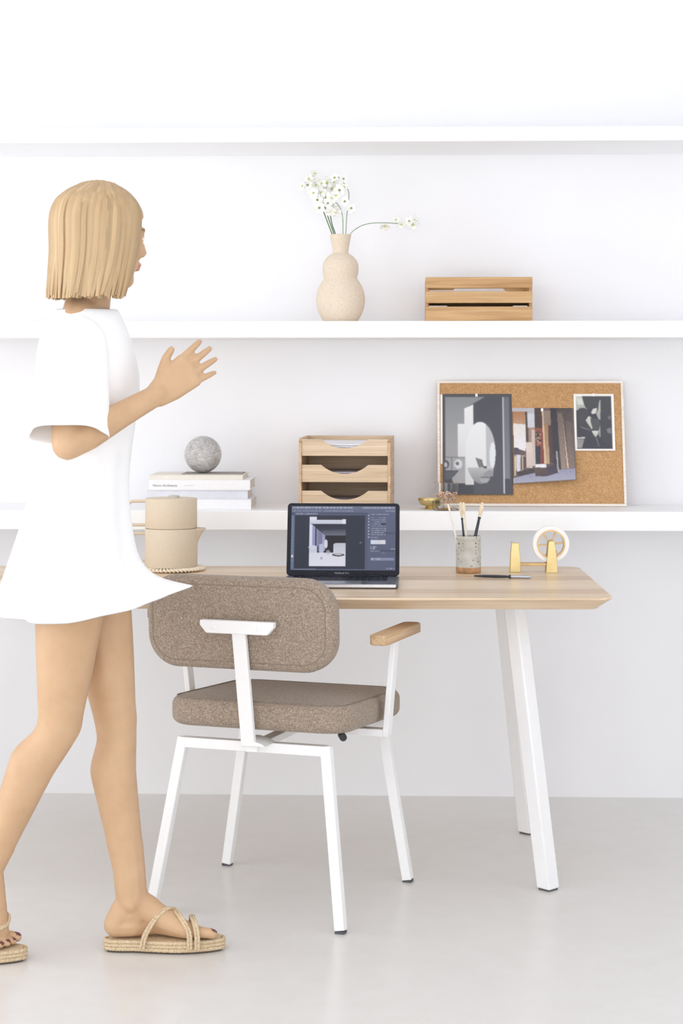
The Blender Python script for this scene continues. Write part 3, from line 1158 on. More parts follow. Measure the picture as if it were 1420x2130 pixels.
def book(label, px0, px1, z0, th, dp, y0, mat, group, title=None, rot=0.0):
    a = on_y(px0, 1000, y0)
    b = on_y(px1, 1000, y0)
    wd = b.x - a.x
    root = thing('book', label, 'book', (a.x, y0, z0), rot, group)
    e = .0022 if th > .016 else .0012
    m = MB()
    m.box(0, wd, 0, dp, 0, e).box(0, wd, 0, dp, th - e, th).box(0, wd, 0, e, e, th - e)
    cv = m.build('cover', M[mat], root, bevel=.0006, weld=False)
    MB().box(.0035, wd - .0035, e, dp - .004, e, th - e).build('page_block', M['pages'], root)
    if title:
        text_mesh('title_lettering', title[0], title[1], M['title_grey'], cv, (title[2], -.0004, th * .34), (PI / 2, 0, 0), .0002, 'LEFT', title[3])
        m = MB()
        x = title[4]
        for w_ in (.006, .004, .008, .005):
            m.box(x, x + w_, -.0004, 0, th * .42, th * .42 + .0016)
            x += w_ + .0012
        m.build('subtitle_line', M['subtitle_grey'], cv, weld=False)
    return root


g = 'books under the marble ball'
hb = [0, .030, .0275, .0305, .0145]
zz = SZ
book('thick white book at the bottom of the stack under the marble ball', 308, 522, zz, .030, .235, -.29, 'book_white', g)
zz += .030
book('pale blue-grey book, second from the bottom of the stack under the ball', 305, 515, zz, .0265, .215, -.288, 'book_blue', g, rot=.006)
zz += .0265
book('white book with grey title on its spine, in the stack under the ball', 309, 520, zz, .0300, .215, -.292, 'book_white', g, ('Norm Architects', .0105, .012, .98, .103))
zz += .0300
book('thin cream book on top of the stack, under the marble ball', 310, 505, zz, .0142, .20, -.286, 'book_cream', g, rot=-.01)
zz += .0142
a = on_y(378, 990, -.262)
b = on_y(503, 990, -.262)
o = MB().box(0, b.x - a.x, 0, .13, 0, .0022).build('card_folder', M['book_brown'])
o.location = (a.x, -.262, zz)
tag(o, 'thin grey card lying under the marble ball on the cream book', 'card')
zz += .0022
sp = on_y(422, 949, -.205)
R = 38.5 * depth_of(-.205, 422) / F
o = MB().sphere((0, 0, 0), R, 56, 32).build('marble_ball', M['marble'], smooth=80)
o.location = (sp.x, -.205, zz + R - .0002)
tag(o, 'grey veined marble ball on top of the book stack', 'ball')

# ------------------------------------------------------------------ woven trivet with stacked stoneware
tc = on_desk(356, 1186)
o = MB()
TR = .088
for i in range(7):
    r_ = .010 + i * .0088
    npt = max(20, int(r_ * 900))
    o.tube([(r_ * math.cos(2 * PI * j / npt), r_ * math.sin(2 * PI * j / npt), .0052) for j in range(npt)], .0048, 8, closed=True, twist=.16, pitch=.008, ref=(0, 0, 1))
npt = 480
for ph in (0, PI):
    ring = []
    for j in range(npt):
        t_ = 2 * PI * j / npt
        r_ = .0815 + .0125 * math.sin(ph + 26 * t_)
        ring.append((r_ * math.cos(t_), r_ * math.sin(t_), .0062 + .0024 * math.cos(ph + 26 * t_)))
    o.tube(ring, .0034, 6, closed=True, ref=(0, 0, 1))
o = o.build('woven_trivet', M['raffia'], smooth=60)
o.location = (tc.x, tc.y, DT)
tag(o, 'round woven cream trivet under the stacked stoneware pots', 'trivet')
kp = (tc - Vector((CAM.x, CAM.y, DT))).length / F
zt = DT + .0100


def d_handle(x_in, x_out, z0, z1, rad, mat, parent):
    r0 = .016
    path = [Vector((x_in, 0, z1)), Vector((x_out + r0, 0, z1))]
    path += [Vector((x_out + r0 - r0 * math.sin(t), 0, z1 - r0 + r0 * math.cos(t))) for t in (PI / 8 * i for i in range(1, 5))]
    path += [Vector((x_out + r0 - r0 * math.cos(t), 0, z0 + r0 - r0 * math.sin(t))) for t in (PI / 8 * i for i in range(0, 5))]
    path += [Vector((x_in, 0, z0))]
    return MB().tube(path, rad, 10, ref=(0, 1, 0), flat=1.5).build('handle', mat, parent, smooth=60)


rj = 54.5 * kp
hj = 80 * kp
J = thing('milk_jug', 'beige stoneware jug with a spout, lower of the stacked pots on trivet', 'jug', (tc.x, tc.y, zt), YAW, 'stacked stoneware pots')
prof = [(0, 0), (rj - .003, 0), (rj - .0006, .0015), (rj, .004), (rj, hj - .002), (rj - .0012, hj), (rj - .004, hj - .001), (rj - .005, .006), (0, .005)]
MB().lathe(prof, 64).build('body', M['stoneware'], J, smooth=40)
# spout: a lip that grows out of the wall on the right
rows = []
for i in range(9):
    u = i / 8
    zc = hj * (.46 + .54 * u)
    ext = .0245 * u ** 2.1
    wd = .010 + .014 * u
    rows.append([Vector((math.sqrt(max(0, (rj - .002) ** 2 - (wd * c_) ** 2)) + ext * (1 - abs(c_) ** 1.7), wd * c_, zc)) for c_ in (-1, -.75, -.5, -.25, 0, .25, .5, .75, 1)])
MB().loft(rows, cap=False, closed=False).build('spout', M['stoneware'], J, smooth=60, solid=.003)
d_handle(-rj + .002, -86 * kp, hj * .16, hj * .86, .0042, M['stoneware'], J)

ru = 53.5 * kp
hu = 62 * kp
U = thing('lidded_pot', 'beige stoneware pot with flat lid, stacked on the spouted jug', 'pot', (tc.x, tc.y, zt + hj), YAW, 'stacked stoneware pots')
prof = [(0, 0), (ru - .004, 0), (ru - .001, .001), (ru, .003), (ru, hu - .002), (ru - .0012, hu), (ru - .004, hu - .001), (ru - .005, hu - .010), (0, hu - .010)]
MB().lathe(prof, 64).build('body', M['stoneware'], U, smooth=40)
d_handle(-ru + .002, -90 * kp, hu * .10, hu * .90, .0045, M['stoneware'], U)
lidm = MB().lathe([(0, hu - .008), (ru - .0055, hu - .008), (ru - .006, hu - .001), (ru - .008, hu), (0, hu + .0005)], 56)
lo_ = lidm.build('lid', M['stoneware'], U, smooth=40)
MB().lathe([(0, 0), (.015, 0), (.015, .006), (.0135, .0075), (0, .0075)], 32, (.008, 0, hu)).build('knob', M['stoneware_lid'], lo_, smooth=40)

# ------------------------------------------------------------------ cork board with prints
yb = -.125
bl = on_y(910, 1053, yb)
br = on_y(1303, 1053, yb)
BW = br.x - bl.x
BH = .3885
lean = math.atan2(.112, BH)
ROOT = thing('cork_board', 'framed cork pin board with three photo prints, leaning on the wall', 'pin board', (bl.x, yb, SZ), 0)


def bd(u, v, n=0.0):
    """board coordinates (right, up, out of the face) relative to its base"""
    return Vector((u, v * math.sin(lean) - n * math.cos(lean), v * math.cos(lean) + n * math.sin(lean)))


def slab(u0, u1, v0, v1, n0, n1):
    m = MB()
    v = [bd(u, w, n_) for n_ in (n0, n1) for w in (v0, v1) for u in (u0, u1)]
    return m.add(v, [(0, 2, 3, 1), (4, 5, 7, 6), (0, 1, 5, 4), (2, 6, 7, 3), (0, 4, 6, 2), (1, 3, 7, 5)])


fw = .0075
slab(fw, BW - fw, fw, BH - fw, -.006, .004).build('cork_sheet', M['cork'], ROOT)
slab(0, BW, 0, fw, -.008, .008).build('frame_rail', M['frame_pale'], ROOT, bevel=.001)
slab(0, BW, BH - fw, BH, -.008, .008).build('frame_rail', M['frame_pale'], ROOT, bevel=.001)
slab(0, fw, fw, BH - fw, -.008, .008).build('frame_stile', M['frame_pale'], ROOT, bevel=.001)
slab(BW - fw, BW, fw, BH - fw, -.008, .008).build('frame_stile', M['frame_pale'], ROOT, bevel=.001)
ku = BW / 393.0
kv = BH / 264.0


def bu(px):
    return (px - 910) * ku


def bv(py):
    return (1053 - py) * kv


BASE = Vector((bl.x, yb, SZ))


def pin(px, py, n, label):
    o = MB().box(-.0035, .0035, -.0045, .0045, 0, .0012).build('tape_strip', M['tape'], bevel=.0003)
    o.rotation_euler = (PI / 2 - lean, 0, 0)
    o.location = BASE + bd(bu(px), bv(py), n)
    return tag(o, label, 'tape', 'tape tabs on the board')


# large black and white print: sunlit wall with a round mirror
w1, h1 = 146, 213
P = Pic(w1, h1, (72, 74, 80))
s1 = 165 / 1420
def a1(x, y):
    return (x * s1 - 12.5, y * s1 - 17)
def pol(pts, c, c2=None, axis='y', alpha=1.0):
    P.poly([a1(*p_) for p_ in pts], c, c2, axis, alpha)
pol([(110, 145), (1345, 145), (1345, 1985), (110, 1985)], (86, 87, 92))
pol([(160, 205), (1190, 205), (1190, 1950), (160, 1950)], (92, 94, 100), (78, 80, 86))
pol([(160, 205), (880, 205), (500, 420), (500, 700), (385, 700), (385, 1300), (160, 1300)], (140, 143, 146), (166, 166, 168))
pol([(880, 205), (1190, 205), (1190, 1950), (670, 1950), (670, 330)], (84, 86, 94), (90, 92, 98))
pol([(500, 420), (665, 340), (665, 1795), (515, 1795), (515, 1300), (385, 1300), (385, 700), (500, 700)], (232, 233, 234), (214, 213, 214))
mask = P.oval(*a1(790, 1220), 270 * s1, 560 * s1, (232, 233, 235), (222, 223, 225))
m2 = mask & (P.xx > a1(890, 0)[0]) & (P.yy < a1(0, 1480)[1])
P.fill(m2, (188, 189, 192), None, 'y', 1)
P.oval(*a1(1010, 1280), 60 * s1, 250 * s1, (224, 228, 232), clip=mask)
m2 = mask & (P.yy > a1(0, 1490)[1])
P.fill(m2, (186, 186, 188), (140, 142, 146), 'y', 1)
pol([(700, 1310), (820, 1350), (830, 1480), (760, 1490), (720, 1380)], (122, 123, 126))
pol([(820, 1380), (840, 1460), (900, 1460), (890, 1510), (830, 1490)], (90, 91, 95))
pol([(830, 1600), (940, 1530), (1020, 1540), (1010, 1640), (860, 1650)], (150, 151, 154))
pol([(760, 1700), (960, 1690), (900, 1760), (820, 1770)], (170, 171, 173))
pol([(790, 1655), (960, 1650), (940, 1668), (800, 1672)], (104, 105, 110))
pol([(160, 1310), (510, 1310), (510, 1540), (160, 1540)], (168, 169, 171))
P.oval(*a1(390, 1425), 75 * s1, 85 * s1, (214, 214, 216))
P.oval(*a1(372, 1415), 30 * s1, 32 * s1, (110, 112, 116))
P.oval(*a1(170, 1430), 55 * s1, 75 * s1, (92, 94, 98))
P.oval(*a1(165, 1440), 28 * s1, 45 * s1, (190, 190, 192))
pol([(262, 1310), (278, 1310), (278, 1540), (262, 1540)], (120, 122, 126))
pol([(160, 1560), (370, 1545), (280, 1680), (160, 1720)], (98, 100, 108))
pol([(400, 1540), (515, 1540), (515, 1770), (300, 1770), (270, 1690)], (170, 169, 170))
pol([(1190, 205), (1222, 205), (1222, 1950), (1190, 1950)], (186, 188, 196), (206, 208, 214))
pol([(1222, 205), (1310, 205), (1310, 1690), (1222, 1690)], (112, 114, 126), (128, 130, 138))
pol([(1222, 1690), (1310, 1690), (1310, 1950), (1222, 1950)], (84, 86, 92))
P.soften(2)
PR1 = picture('photo_print', P, w1 * ku, h1 * kv, M['print'], None, lambda u, v: bd(bu(921) + u, bv(1030) + v, .0052 + .004 * (1 - v / (h1 * kv)) ** 2))
PR1.location = BASE
tag(PR1, 'large black and white print of a round mirror on a dark wall', 'photo print', 'prints on the cork board')
# white sheet that peeps out behind it on the left
o = slab(bu(916.5), bu(985), bv(965), bv(818), .0042, .0047).build('paper_sheet', M['print_white'])
o.location = BASE
tag(o, 'white sheet edge showing left of the large mirror print', 'paper')

# middle colour print: planks and boards leaning in a workshop
w2, h2 = 130, 160
P = Pic(w2, h2, (120, 108, 102))
s2 = 150 / 1420
def a1(x, y):
    return (x * s2 - 7.5, y * s2 - 13.5)
pol([(70, 125), (1270, 125), (1270, 1620), (70, 1620)], (108, 96, 92))
pol([(70, 125), (520, 125), (520, 530), (370, 530), (370, 200), (70, 200)], (186, 184, 194))
pol([(370, 240), (520, 240), (520, 525), (385, 525)], (206, 206, 214))
pol([(90, 205), (345, 205), (345, 460), (90, 440)], (176, 128, 96), (186, 150, 122))
pol([(90, 440), (345, 460), (335, 800), (330, 1000), (100, 920)], (224, 218, 214), (232, 230, 234))
pol([(330, 215), (365, 215), (380, 800), (345, 780)], (86, 80, 80))
pol([(390, 530), (520, 530), (520, 840), (395, 830)], (166, 140, 128))
pol([(450, 560), (520, 560), (520, 1300), (455, 1300)], (204, 190, 182))
pol([(340, 820), (455, 820), (455, 1340), (340, 1330)], (222, 206, 198), (206, 188, 182))
pol([(520, 125), (660, 125), (670, 540), (520, 520)], (84, 72, 72))
pol([(520, 520), (670, 540), (690, 1260), (525, 1260)], (142, 92, 78), (136, 74, 72))
pol([(525, 900), (620, 900), (610, 1260), (525, 1260)], (66, 74, 84))
for kk in range(40):
    xx, yy = P.r.uniform(540, 630), P.r.uniform(600, 880)
    P.oval(*a1(xx, yy), 1.6, 2.2, (70, 62, 58) if kk % 2 else (170, 150, 136), alpha=.8)
pol([(660, 180), (700, 180), (720, 1260), (690, 1260)], (206, 178, 154), (222, 196, 166))
pol([(700, 180), (830, 180), (830, 470), (700, 470)], (146, 128, 114))
pol([(700, 470), (830, 470), (800, 1260), (720, 1260)], (164, 128, 98), (190, 166, 138))
pol([(780, 480), (870, 470), (900, 1260), (790, 1240)], (88, 74, 76), (96, 78, 82))
pol([(830, 125), (960, 125), (980, 700), (1000, 1400), (870, 1400), (850, 500)], (66, 66, 72), (78, 76, 82))
pol([(950, 125), (1260, 125), (1280, 1380), (1020, 1400), (980, 700)], (88, 80, 80), (132, 116, 110))
pol([(970, 220), (1060, 240), (1110, 1380), (1020, 1400), (985, 700)], (118, 106, 100), (156, 140, 132))
pol([(1060, 240), (1085, 420), (1165, 1380), (1130, 1380), (1090, 700)], (146, 130, 118), (216, 196, 172))
pol([(1130, 400), (1240, 400), (1270, 1370), (1170, 1370)], (112, 100, 98), (136, 122, 116))
pol([(100, 920), (190, 930), (190, 1060), (100, 1060)], (92, 86, 100))
pol([(100, 1060), (330, 1080), (330, 1400), (150, 1400)], (170, 150, 138))
pol([(150, 1060), (220, 1070), (210, 1400), (150, 1400)], (208, 212, 220))
pol([(230, 1100), (330, 1100), (320, 1380), (235, 1370)], (96, 80, 76))
pol([(250, 1100), (280, 1100), (280, 1370), (250, 1370)], (186, 170, 162))
pol([(100, 1090), (140, 1090), (130, 1480), (100, 1480)], (214, 190, 160))
pol([(150, 1400), (480, 1340), (500, 1440), (200, 1520)], (82, 76, 80))
pol([(70, 1520), (480, 1440), (980, 1400), (1280, 1380), (1280, 1620), (70, 1620)], (150, 150, 172), (168, 168, 186))
pol([(515, 1260), (730, 1270), (725, 1340), (510, 1330)], (232, 232, 236))
pol([(510, 1340), (735, 1340), (735, 1520), (510, 1510)], (106, 92, 90), (90, 80, 84))
pol([(735, 1340), (950, 1240), (950, 1460), (735, 1520)], (88, 80, 94))
pol([(920, 1010), (950, 1010), (970, 1440), (940, 1440)], (170, 168, 164))
P.a += P.r.normal(0, 7, P.a.shape[:2])[..., None]
P.soften(1)
def curl(u, v):
    W2, H2 = w2 * ku, h2 * kv
    t_ = 1 - v / H2
    s_ = u / W2
    return bd(bu(1068) + u, bv(1007) + v + .004 * t_ * t_ * (s_ - .2) * 2, .0052 + (.006 + .022 * s_) * t_ ** 2.2)
PR2 = picture('photo_print', P, w2 * ku, h2 * kv, M['print'], None, curl)
PR2.location = BASE
tag(PR2, 'colour print of leaning wooden planks, its lower edge curling off the board', 'photo print', 'prints on the cork board')

# small black and white print with a white border
w3, h3 = 98, 140
P = Pic(w3, h3, (248, 243, 238))
s3 = 105 / 1420 * 98 / 84
def a1(x, y):
    return ((x - 105) * s3, (y - 160) * s3)
P.rect(*a1(175, 235), *a1(1165, 1720), (78, 79, 86), (74, 74, 82))
pol([(175, 235), (345, 235), (420, 520), (480, 600), (300, 560), (200, 640), (175, 640)], (206, 206, 198), (170, 172, 170))
pol([(200, 300), (330, 300), (390, 470), (220, 470)], (214, 218, 206))
pol([(270, 580), (420, 560), (520, 700), (450, 900), (600, 1180), (240, 1060), (220, 760)], (84, 82, 88))
pol([(345, 240), (1140, 240), (1140, 1690), (860, 1500), (840, 900), (740, 540), (480, 600)], (84, 86, 90), (78, 79, 86))
pol([(840, 340), (865, 350), (845, 900), (790, 890), (730, 720), (790, 620), (815, 430)], (190, 190, 184), (170, 170, 166))
pol([(640, 590), (760, 560), (750, 640), (720, 720), (620, 740), (590, 700)], (212, 211, 204))
pol([(430, 920), (520, 790), (600, 840), (580, 900), (620, 1150), (590, 1170)], (206, 208, 200), (190, 192, 186))
pol([(560, 860), (800, 880), (840, 1000), (760, 1210), (640, 1210), (580, 1000)], (92, 93, 97))
pol([(590, 1210), (790, 1210), (760, 1330), (700, 1400), (640, 1330)], (214, 216, 208), (170, 174, 170))
pol([(785, 1210), (840, 1010), (835, 1390), (800, 1400)], (160, 162, 160))
pol([(180, 1400), (410, 1390), (390, 1430), (190, 1440)], (204, 200, 198))
pol([(180, 1450), (380, 1450), (310, 1700), (180, 1700)], (140, 140, 142), (160, 154, 154))
pol([(1010, 1160), (1140, 1120), (1140, 1300), (1030, 1270)], (128, 128, 134))
pol([(1050, 800), (1140, 780), (1140, 900), (1070, 890)], (118, 118, 124))
pol([(260, 1080), (560, 1190), (560, 1215), (300, 1130)], (126, 126, 130))
pol([(690, 1400), (740, 1420), (800, 1650), (770, 1650)], (110, 112, 116))
P.soften(2)
PR3 = picture('photo_print', P, 84.5 * ku, 120.5 * kv, M['print'], None, lambda u, v: bd(bu(1198) + u, bv(937.5) + v, .0052 + .003 * (1 - v / (120 * kv)) ** 2))
PR3.location = BASE
tag(PR3, 'small white-bordered black and white print at the upper right of the board', 'photo print', 'prints on the cork board')
pin(993, 820, .0056, 'small white tape tab on the top edge of the mirror print')
pin(1131, 851, .0056, 'small white tape tab on the top edge of the planks print')
pin(1240, 819, .0056, 'small white tape tab on the top edge of the white-bordered print')

# ------------------------------------------------------------------ glass with dried flowers, brass bowl
gy = -.297
gc = on_y(927.5, 1058, gy)
kg = depth_of(gy, 927) / F
gr = 25.5 * kg
gh = 57 * kg
o = MB().lathe([(0, 0), (gr - .002, 0), (gr, .002), (gr, gh - .0006), (gr - .0006, gh), (gr - .0014, gh - .0004), (gr - .0014, .006), (0, .006)], 48).build('drinking_glass', M['glass'], smooth=40)
o.location = (gc.x, gy, SZ)
tag(o, 'clear straight tumbler holding dried flowers on the shelf by the board', 'glass')
root = thing('dried_flower_bunch', 'small bunch of dried pinkish flowers inside the clear tumbler', 'dried flowers', (gc.x, gy, SZ + .0065), 0)
m = MB()
for i in range(9):
    t_ = rnd.uniform(0, 2 * PI)
    m.tube([(.006 * math.cos(t_), .006 * math.sin(t_), .001), (.016 * math.cos(t_), .016 * math.sin(t_), .024)], .0007, 5)
m.build('stalks', M['dried'], root)
for i in range(24):
    t_ = 2.4 * i
    rr = .0275 * math.sqrt((i + .5) / 24)
    cx, cyy, cz = rr * math.cos(t_), rr * math.sin(t_), .020 + rnd.uniform(0, .024)
    mb = MB()
    for j in range(9):
        d = Vector((rnd.gauss(0, 1), rnd.gauss(0, 1), rnd.gauss(0.3, .8))).normalized()
        mb.sphere(Vector((cx, cyy, cz)) + d * .0042, .0032, 8, 5, sc=(1, .8, .6))
    ob = mb.build('flower_head', M['dried'], root, smooth=60)
    MB().sphere((cx, cyy - .0055, cz + .001), .0018, 8, 5).build('seed', M['dried_dark'], ob, smooth=60)

by_ = -.236
bc = on_y(897, 1060, by_)
kb2 = depth_of(by_, 897) / F
bw = 28.5 * kb2
bhh = 22 * kb2
prof = [(0, 0), (bw * .50, 0), (bw * .52, .0015), (bw * .42, .0060), (bw * .46, .0085), (bw * .74, .0120), (bw * .93, .0205), (bw, bhh - .001), (bw - .0004, bhh), (bw - .002, bhh - .0006), (bw * .88, .0205), (bw * .66, .0145), (0, .012)]
o = MB().lathe(prof, 48).build('footed_bowl', M['brass'], smooth=50)
o.location = (bc.x, by_, SZ)
tag(o, 'small brass footed bowl left of the tumbler on the shelf', 'bowl')

# ------------------------------------------------------------------ brush pot and brushes
pc = on_desk(974, 1191)
kq = ((pc - Vector((CAM.x, CAM.y, DT))).dot(FWD)) / F
pr_ = 26.2 * kq
ph_ = 77 * kq
prof = [(0, 0), (pr_ - .003, 0), (pr_ - .0008, .002), (pr_, .006), (pr_ - .0004, ph_ * .6), (pr_ - .0016, ph_ * .86), (pr_ - .0012, ph_ * .875), (pr_ - .0002, ph_ * .89), (pr_ - .0004, ph_ * .985), (pr_ - .0016, ph_), (pr_ - .0036, ph_ * .985), (pr_ - .0044, .008), (0, .007)]
# cut the wall at the glaze line so the bare clay band has its own faces
prof2 = [(0, 0), (pr_ - .003, 0), (pr_ - .0008, .002), (pr_, .006), (pr_, .0165), (pr_ - .0002, .0168)] + prof[4:]
o = MB().lathe(prof2, 48, mi_of=lambda z: 1 if z < .0166 else 0).build('brush_pot', [M['speckle'], M['bare_clay']], smooth=50)
o.location = (pc.x, pc.y, DT)
tag(o, 'grey speckled stoneware pot with brown base, holding brushes on the desk', 'pot')


def bp(px, py, dz):
    Z = (pc - CAM).dot(FWD) + dz
    return cam((px - 710) / F * Z, Z, CAM.z - (py - HOR) / F * Z)


def brush(label, low, high, dlow, dhigh, shaft, r0, r1, tip, tip_mat, tip_r, band):
    A, B = bp(low[0], low[1], dlow), bp(high[0], high[1], dhigh)
    root = thing('paint_brush', label, 'brush', A, 0, 'brushes in the speckled pot')
    Lr = (B - A)
    tp = 1 - tip
    MB().tube([Lr * (tp * i / 6) for i in range(7)], lambda t: r0 + (r1 - r0) * t, 10).build('handle', M[shaft], root, smooth=60)
    if band:
        bd_ = MB().tube([Lr * (tp - .05), Lr * (tp - .02)], r1 * 1.25, 10).build('ferrule', M['black'], root, smooth=60)
        MB().tube([Lr * (tp - .02), Lr * (tp - .005)], r1 * 1.2, 10).build('ferrule', M['stick_cream'], root, smooth=60)
    prof_ = [r1 * 1.1, tip_r, tip_r * 1.05, tip_r * .95, tip_r * .5]
    pts_ = [Lr * (tp - .005 + (tip + .005) * i / 4) for i in range(5)]
    MB().tube(pts_, lambda t: prof_[min(4, int(round(t * 4)))], 10).build('bristles', M[tip_mat], root, smooth=60)


brush('white handled brush leaning furthest left in the speckled pot', (963, 1181), (931.5, 1048), -.006, .0, 'stick_white', .0030, .0024, .11, 'stick_cream', .0032, False)
brush('thin black handled brush with cream bristles, left of centre in the pot', (970, 1181), (957.5, 1044), .010, .006, 'stick_dark', .0040, .0024, .22, 'cream_bristle', .0046, True)
brush('cream handled brush standing beside the thin black one in the pot', (975, 1181), (963.5, 1045), -.012, -.012, 'stick_cream', .0028, .0024, .16, 'cream_bristle', .0050, False)
brush('thick black handled brush leaning right in the speckled pot', (974, 1181), (1003.5, 1045), .002, .0, 'stick_dark', .0064, .0034, .20, 'cream_bristle', .0058, True)

# ------------------------------------------------------------------ pen
a = on_desk(985.5, 1198.5, .004)
b = on_desk(1104, 1201, .004)
root = thing('pen', 'black and silver pen lying in front of the brass dispenser', 'pen', a, math.atan2(b.y - a.y, b.x - a.x))
Lp = (b - a).length
MB().tube([(Lp * t_, 0, 0) for t_ in (0, .05, .2, .4, .55, .60, .62)], lambda t: (.0018, .0026, .0038, .0040, .0036, .0030, .0040)[int(round(t * 6))], 14).build('barrel', M['black'], root, smooth=50)
MB().tube([(Lp * .615, 0, 0), (Lp * .65, 0, 0)], .0048, 14).build('collar', M['black'], root, smooth=40)
MB().tube([(Lp * t_, 0, 0) for t_ in (.65, .70, .95, 1.0)], lambda t: (.0042, .0044, .0042, .0028)[int(round(t * 3))], 14).build('cap', M['silver'], root, smooth=40)
root.location.z = DT + .0048

# ------------------------------------------------------------------ brass tape dispenser and tape roll
dc = on_desk(1146, 1190)
kd = (dc - CAM).dot(FWD) / F
DR = thing('tape_dispenser', 'brass tape dispenser with spoked wheel at the right end of desk', 'tape dispenser', dc, YAW)
def dx(px):
    return (px - 1146) * kd
def dzz(py):
    return (1192 - py) * kd
th = .018
# left stand, a tapered block with a serrated lip
poly = [(dx(1059.5), 0), (dx(1082), 0), (dx(1082), dzz(1172)), (dx(1078), dzz(1131)), (dx(1063.5), dzz(1131)), (dx(1061), dzz(1150))]
MB().prism(poly, 'y', -th / 2, th / 2).build('cutter_block', M['brass'], DR, bevel=.0012)
MB().box(dx(1062.5), dx(1064.5), -th / 2, th / 2, dzz(1131), dzz(1129)).build('cutter_blade', M['brass_dark'], DR)
MB().box(dx(1079), dx(1137), -.008, .008, dzz(1179), dzz(1172)).build('base_bar', M['brass_dark'], DR, bevel=.001)
poly = [(dx(1134), 0), (dx(1158.5), 0), (dx(1156.5), dzz(1168)), (dx(1152), dzz(1129)), (dx(1149), dzz(1126)), (dx(1142), dzz(1126)), (dx(1139), dzz(1129)), (dx(1135.5), dzz(1168))]
for y0, y1 in ((-.019, -.0135), (.0135, .019)):
    MB().prism(poly, 'y', y0, y1).build('wheel_post', M['brass'], DR, bevel=.001)
MB().box(dx(1135), dx(1157.5), -.0135, .0135, 0, .006).build('post_foot', M['brass'], DR)
wr = 29.5 * kd
wc = Vector((dx(1145), 0, dzz(1133.5)))
def upright(m, c_=wc):
    return m.map(lambda p_: (c_.x + p_.x, c_.y + p_.z, c_.z + p_.y))
wh = upright(MB().lathe([(wr - .004, -.009), (wr, -.009), (wr, .009), (wr - .004, .009), (wr - .004, -.009)], 56, cap=False)).build('wheel', M['brass_dark'], DR, smooth=40)
for i in range(6):
    t_ = 2 * PI * i / 6 + .12
    MB().bar(wc + Vector((.004 * math.cos(t_), 0, .004 * math.sin(t_))), wc + Vector(((wr - .003) * math.cos(t_), 0, (wr - .003) * math.sin(t_))), .004, .005, (0, 1, 0)).build('spoke', M['brass_dark'], wh, bevel=.0006)
upright(MB().lathe([(0, -.0135), (.006, -.0135), (.006, .0135), (0, .0135)], 20)).build('hub', M['brass_dark'], wh, smooth=40)
tr = 38 * kd
o = upright(MB().lathe([(wr + .0003, -.0095), (tr - .0008, -.0095), (tr, -.0085), (tr, .0085), (tr - .0008, .0095), (wr + .0003, .0095), (wr + .0003, -.0095)], 64, cap=False), Vector((0, 0, 0))).build('tape_roll', M['tape'], smooth=40)
o.location = dc + RIGHT * wc.x + Vector((0, 0, wc.z))
o.rotation_euler = (0, 0, YAW)
tag(o, 'roll of white tape on the spoked wheel of the brass dispenser', 'tape')

# ------------------------------------------------------------------ the walking person
c = cam((200 - 710) / F * 4.23, 4.23)
PERSON = thing('person', 'person in a loose white tunic and rope sandals walking past the desk, arm reaching out', 'person', (c.x, c.y, 0), YAW)


class Body:
    """closed overlapping lumps that are fused into one continuous skin"""
    def __init__(s):
        s.bm = bmesh.new()

    def ball(s, c_, r, sc=(1, 1, 1), rot=None, sub=3):
        m = Matrix.Translation(Vector(c_)) @ (rot.to_4x4() if rot is not None else Matrix.Identity(4)) @ Matrix.Diagonal((r * sc[0], r * sc[1], r * sc[2], 1))
        bmesh.ops.create_icosphere(s.bm, subdivisions=sub, radius=1.0, matrix=m)

    def hull(s, balls):
        """convex hull of several spheres (x, y, z, r)"""
        t = bmesh.new()
        for (p_, r) in balls:
            bmesh.ops.create_icosphere(t, subdivisions=2, radius=r, matrix=Matrix.Translation(Vector(p_)))
        res = bmesh.ops.convex_hull(t, input=t.verts)
        dead = [v for v in t.verts if not v.link_faces]
        bmesh.ops.delete(t, geom=dead, context='VERTS')
        me = bpy.data.meshes.new('tmp')
        t.to_mesh(me)
        t.free()
        s.bm.from_mesh(me)
        bpy.data.meshes.remove(me)

    def chain(s, pts):
        for a_, b_ in zip(pts[:-1], pts[1:]):
            s.hull([a_, b_])

    def fuse(s, name, voxel, smooth):
        """smooth: function (N,3) -> number of relaxing passes per vertex"""
        me = bpy.data.meshes.new('tmp')
        bmesh.ops.recalc_face_normals(s.bm, faces=s.bm.faces)
        s.bm.to_mesh(me)
        s.bm.free()
        o = bpy.data.objects.new('tmp', me)
        COL.objects.link(o)
        md = o.modifiers.new('r', 'REMESH')
        md.mode = 'VOXEL'
        md.voxel_size = voxel
        bpy.context.view_layer.update()
        out = bpy.data.meshes.new_from_object(o.evaluated_get(bpy.context.evaluated_depsgraph_get()))
        bpy.data.objects.remove(o)
        out.name = name
        nv = len(out.vertices)
        co_ = np.empty(nv * 3, np.float32)
        out.vertices.foreach_get('co', co_)
        co_ = co_.reshape(-1, 3)
        ed = np.empty(len(out.edges) * 2, np.int32)
        out.edges.foreach_get('vertices', ed)
        ed = ed.reshape(-1, 2)
        deg = np.bincount(ed.ravel(), minlength=nv).astype(np.float32)[:, None]
        passes = smooth(co_)
        for it in range(int(passes.max())):
            acc = np.zeros_like(co_)
            for k_ in range(3):
                acc[:, k_] = np.bincount(ed[:, 0], co_[ed[:, 1], k_], nv) + np.bincount(ed[:, 1], co_[ed[:, 0], k_], nv)
            avg = acc / np.maximum(deg, 1)
            w_ = (passes > it)[:, None] * .55
            co_ = co_ * (1 - w_) + avg * w_
        out.vertices.foreach_set('co', co_.ravel())
        out.update()
        out.shade_smooth()
        return out, co_


VX = Vector
B = Body()
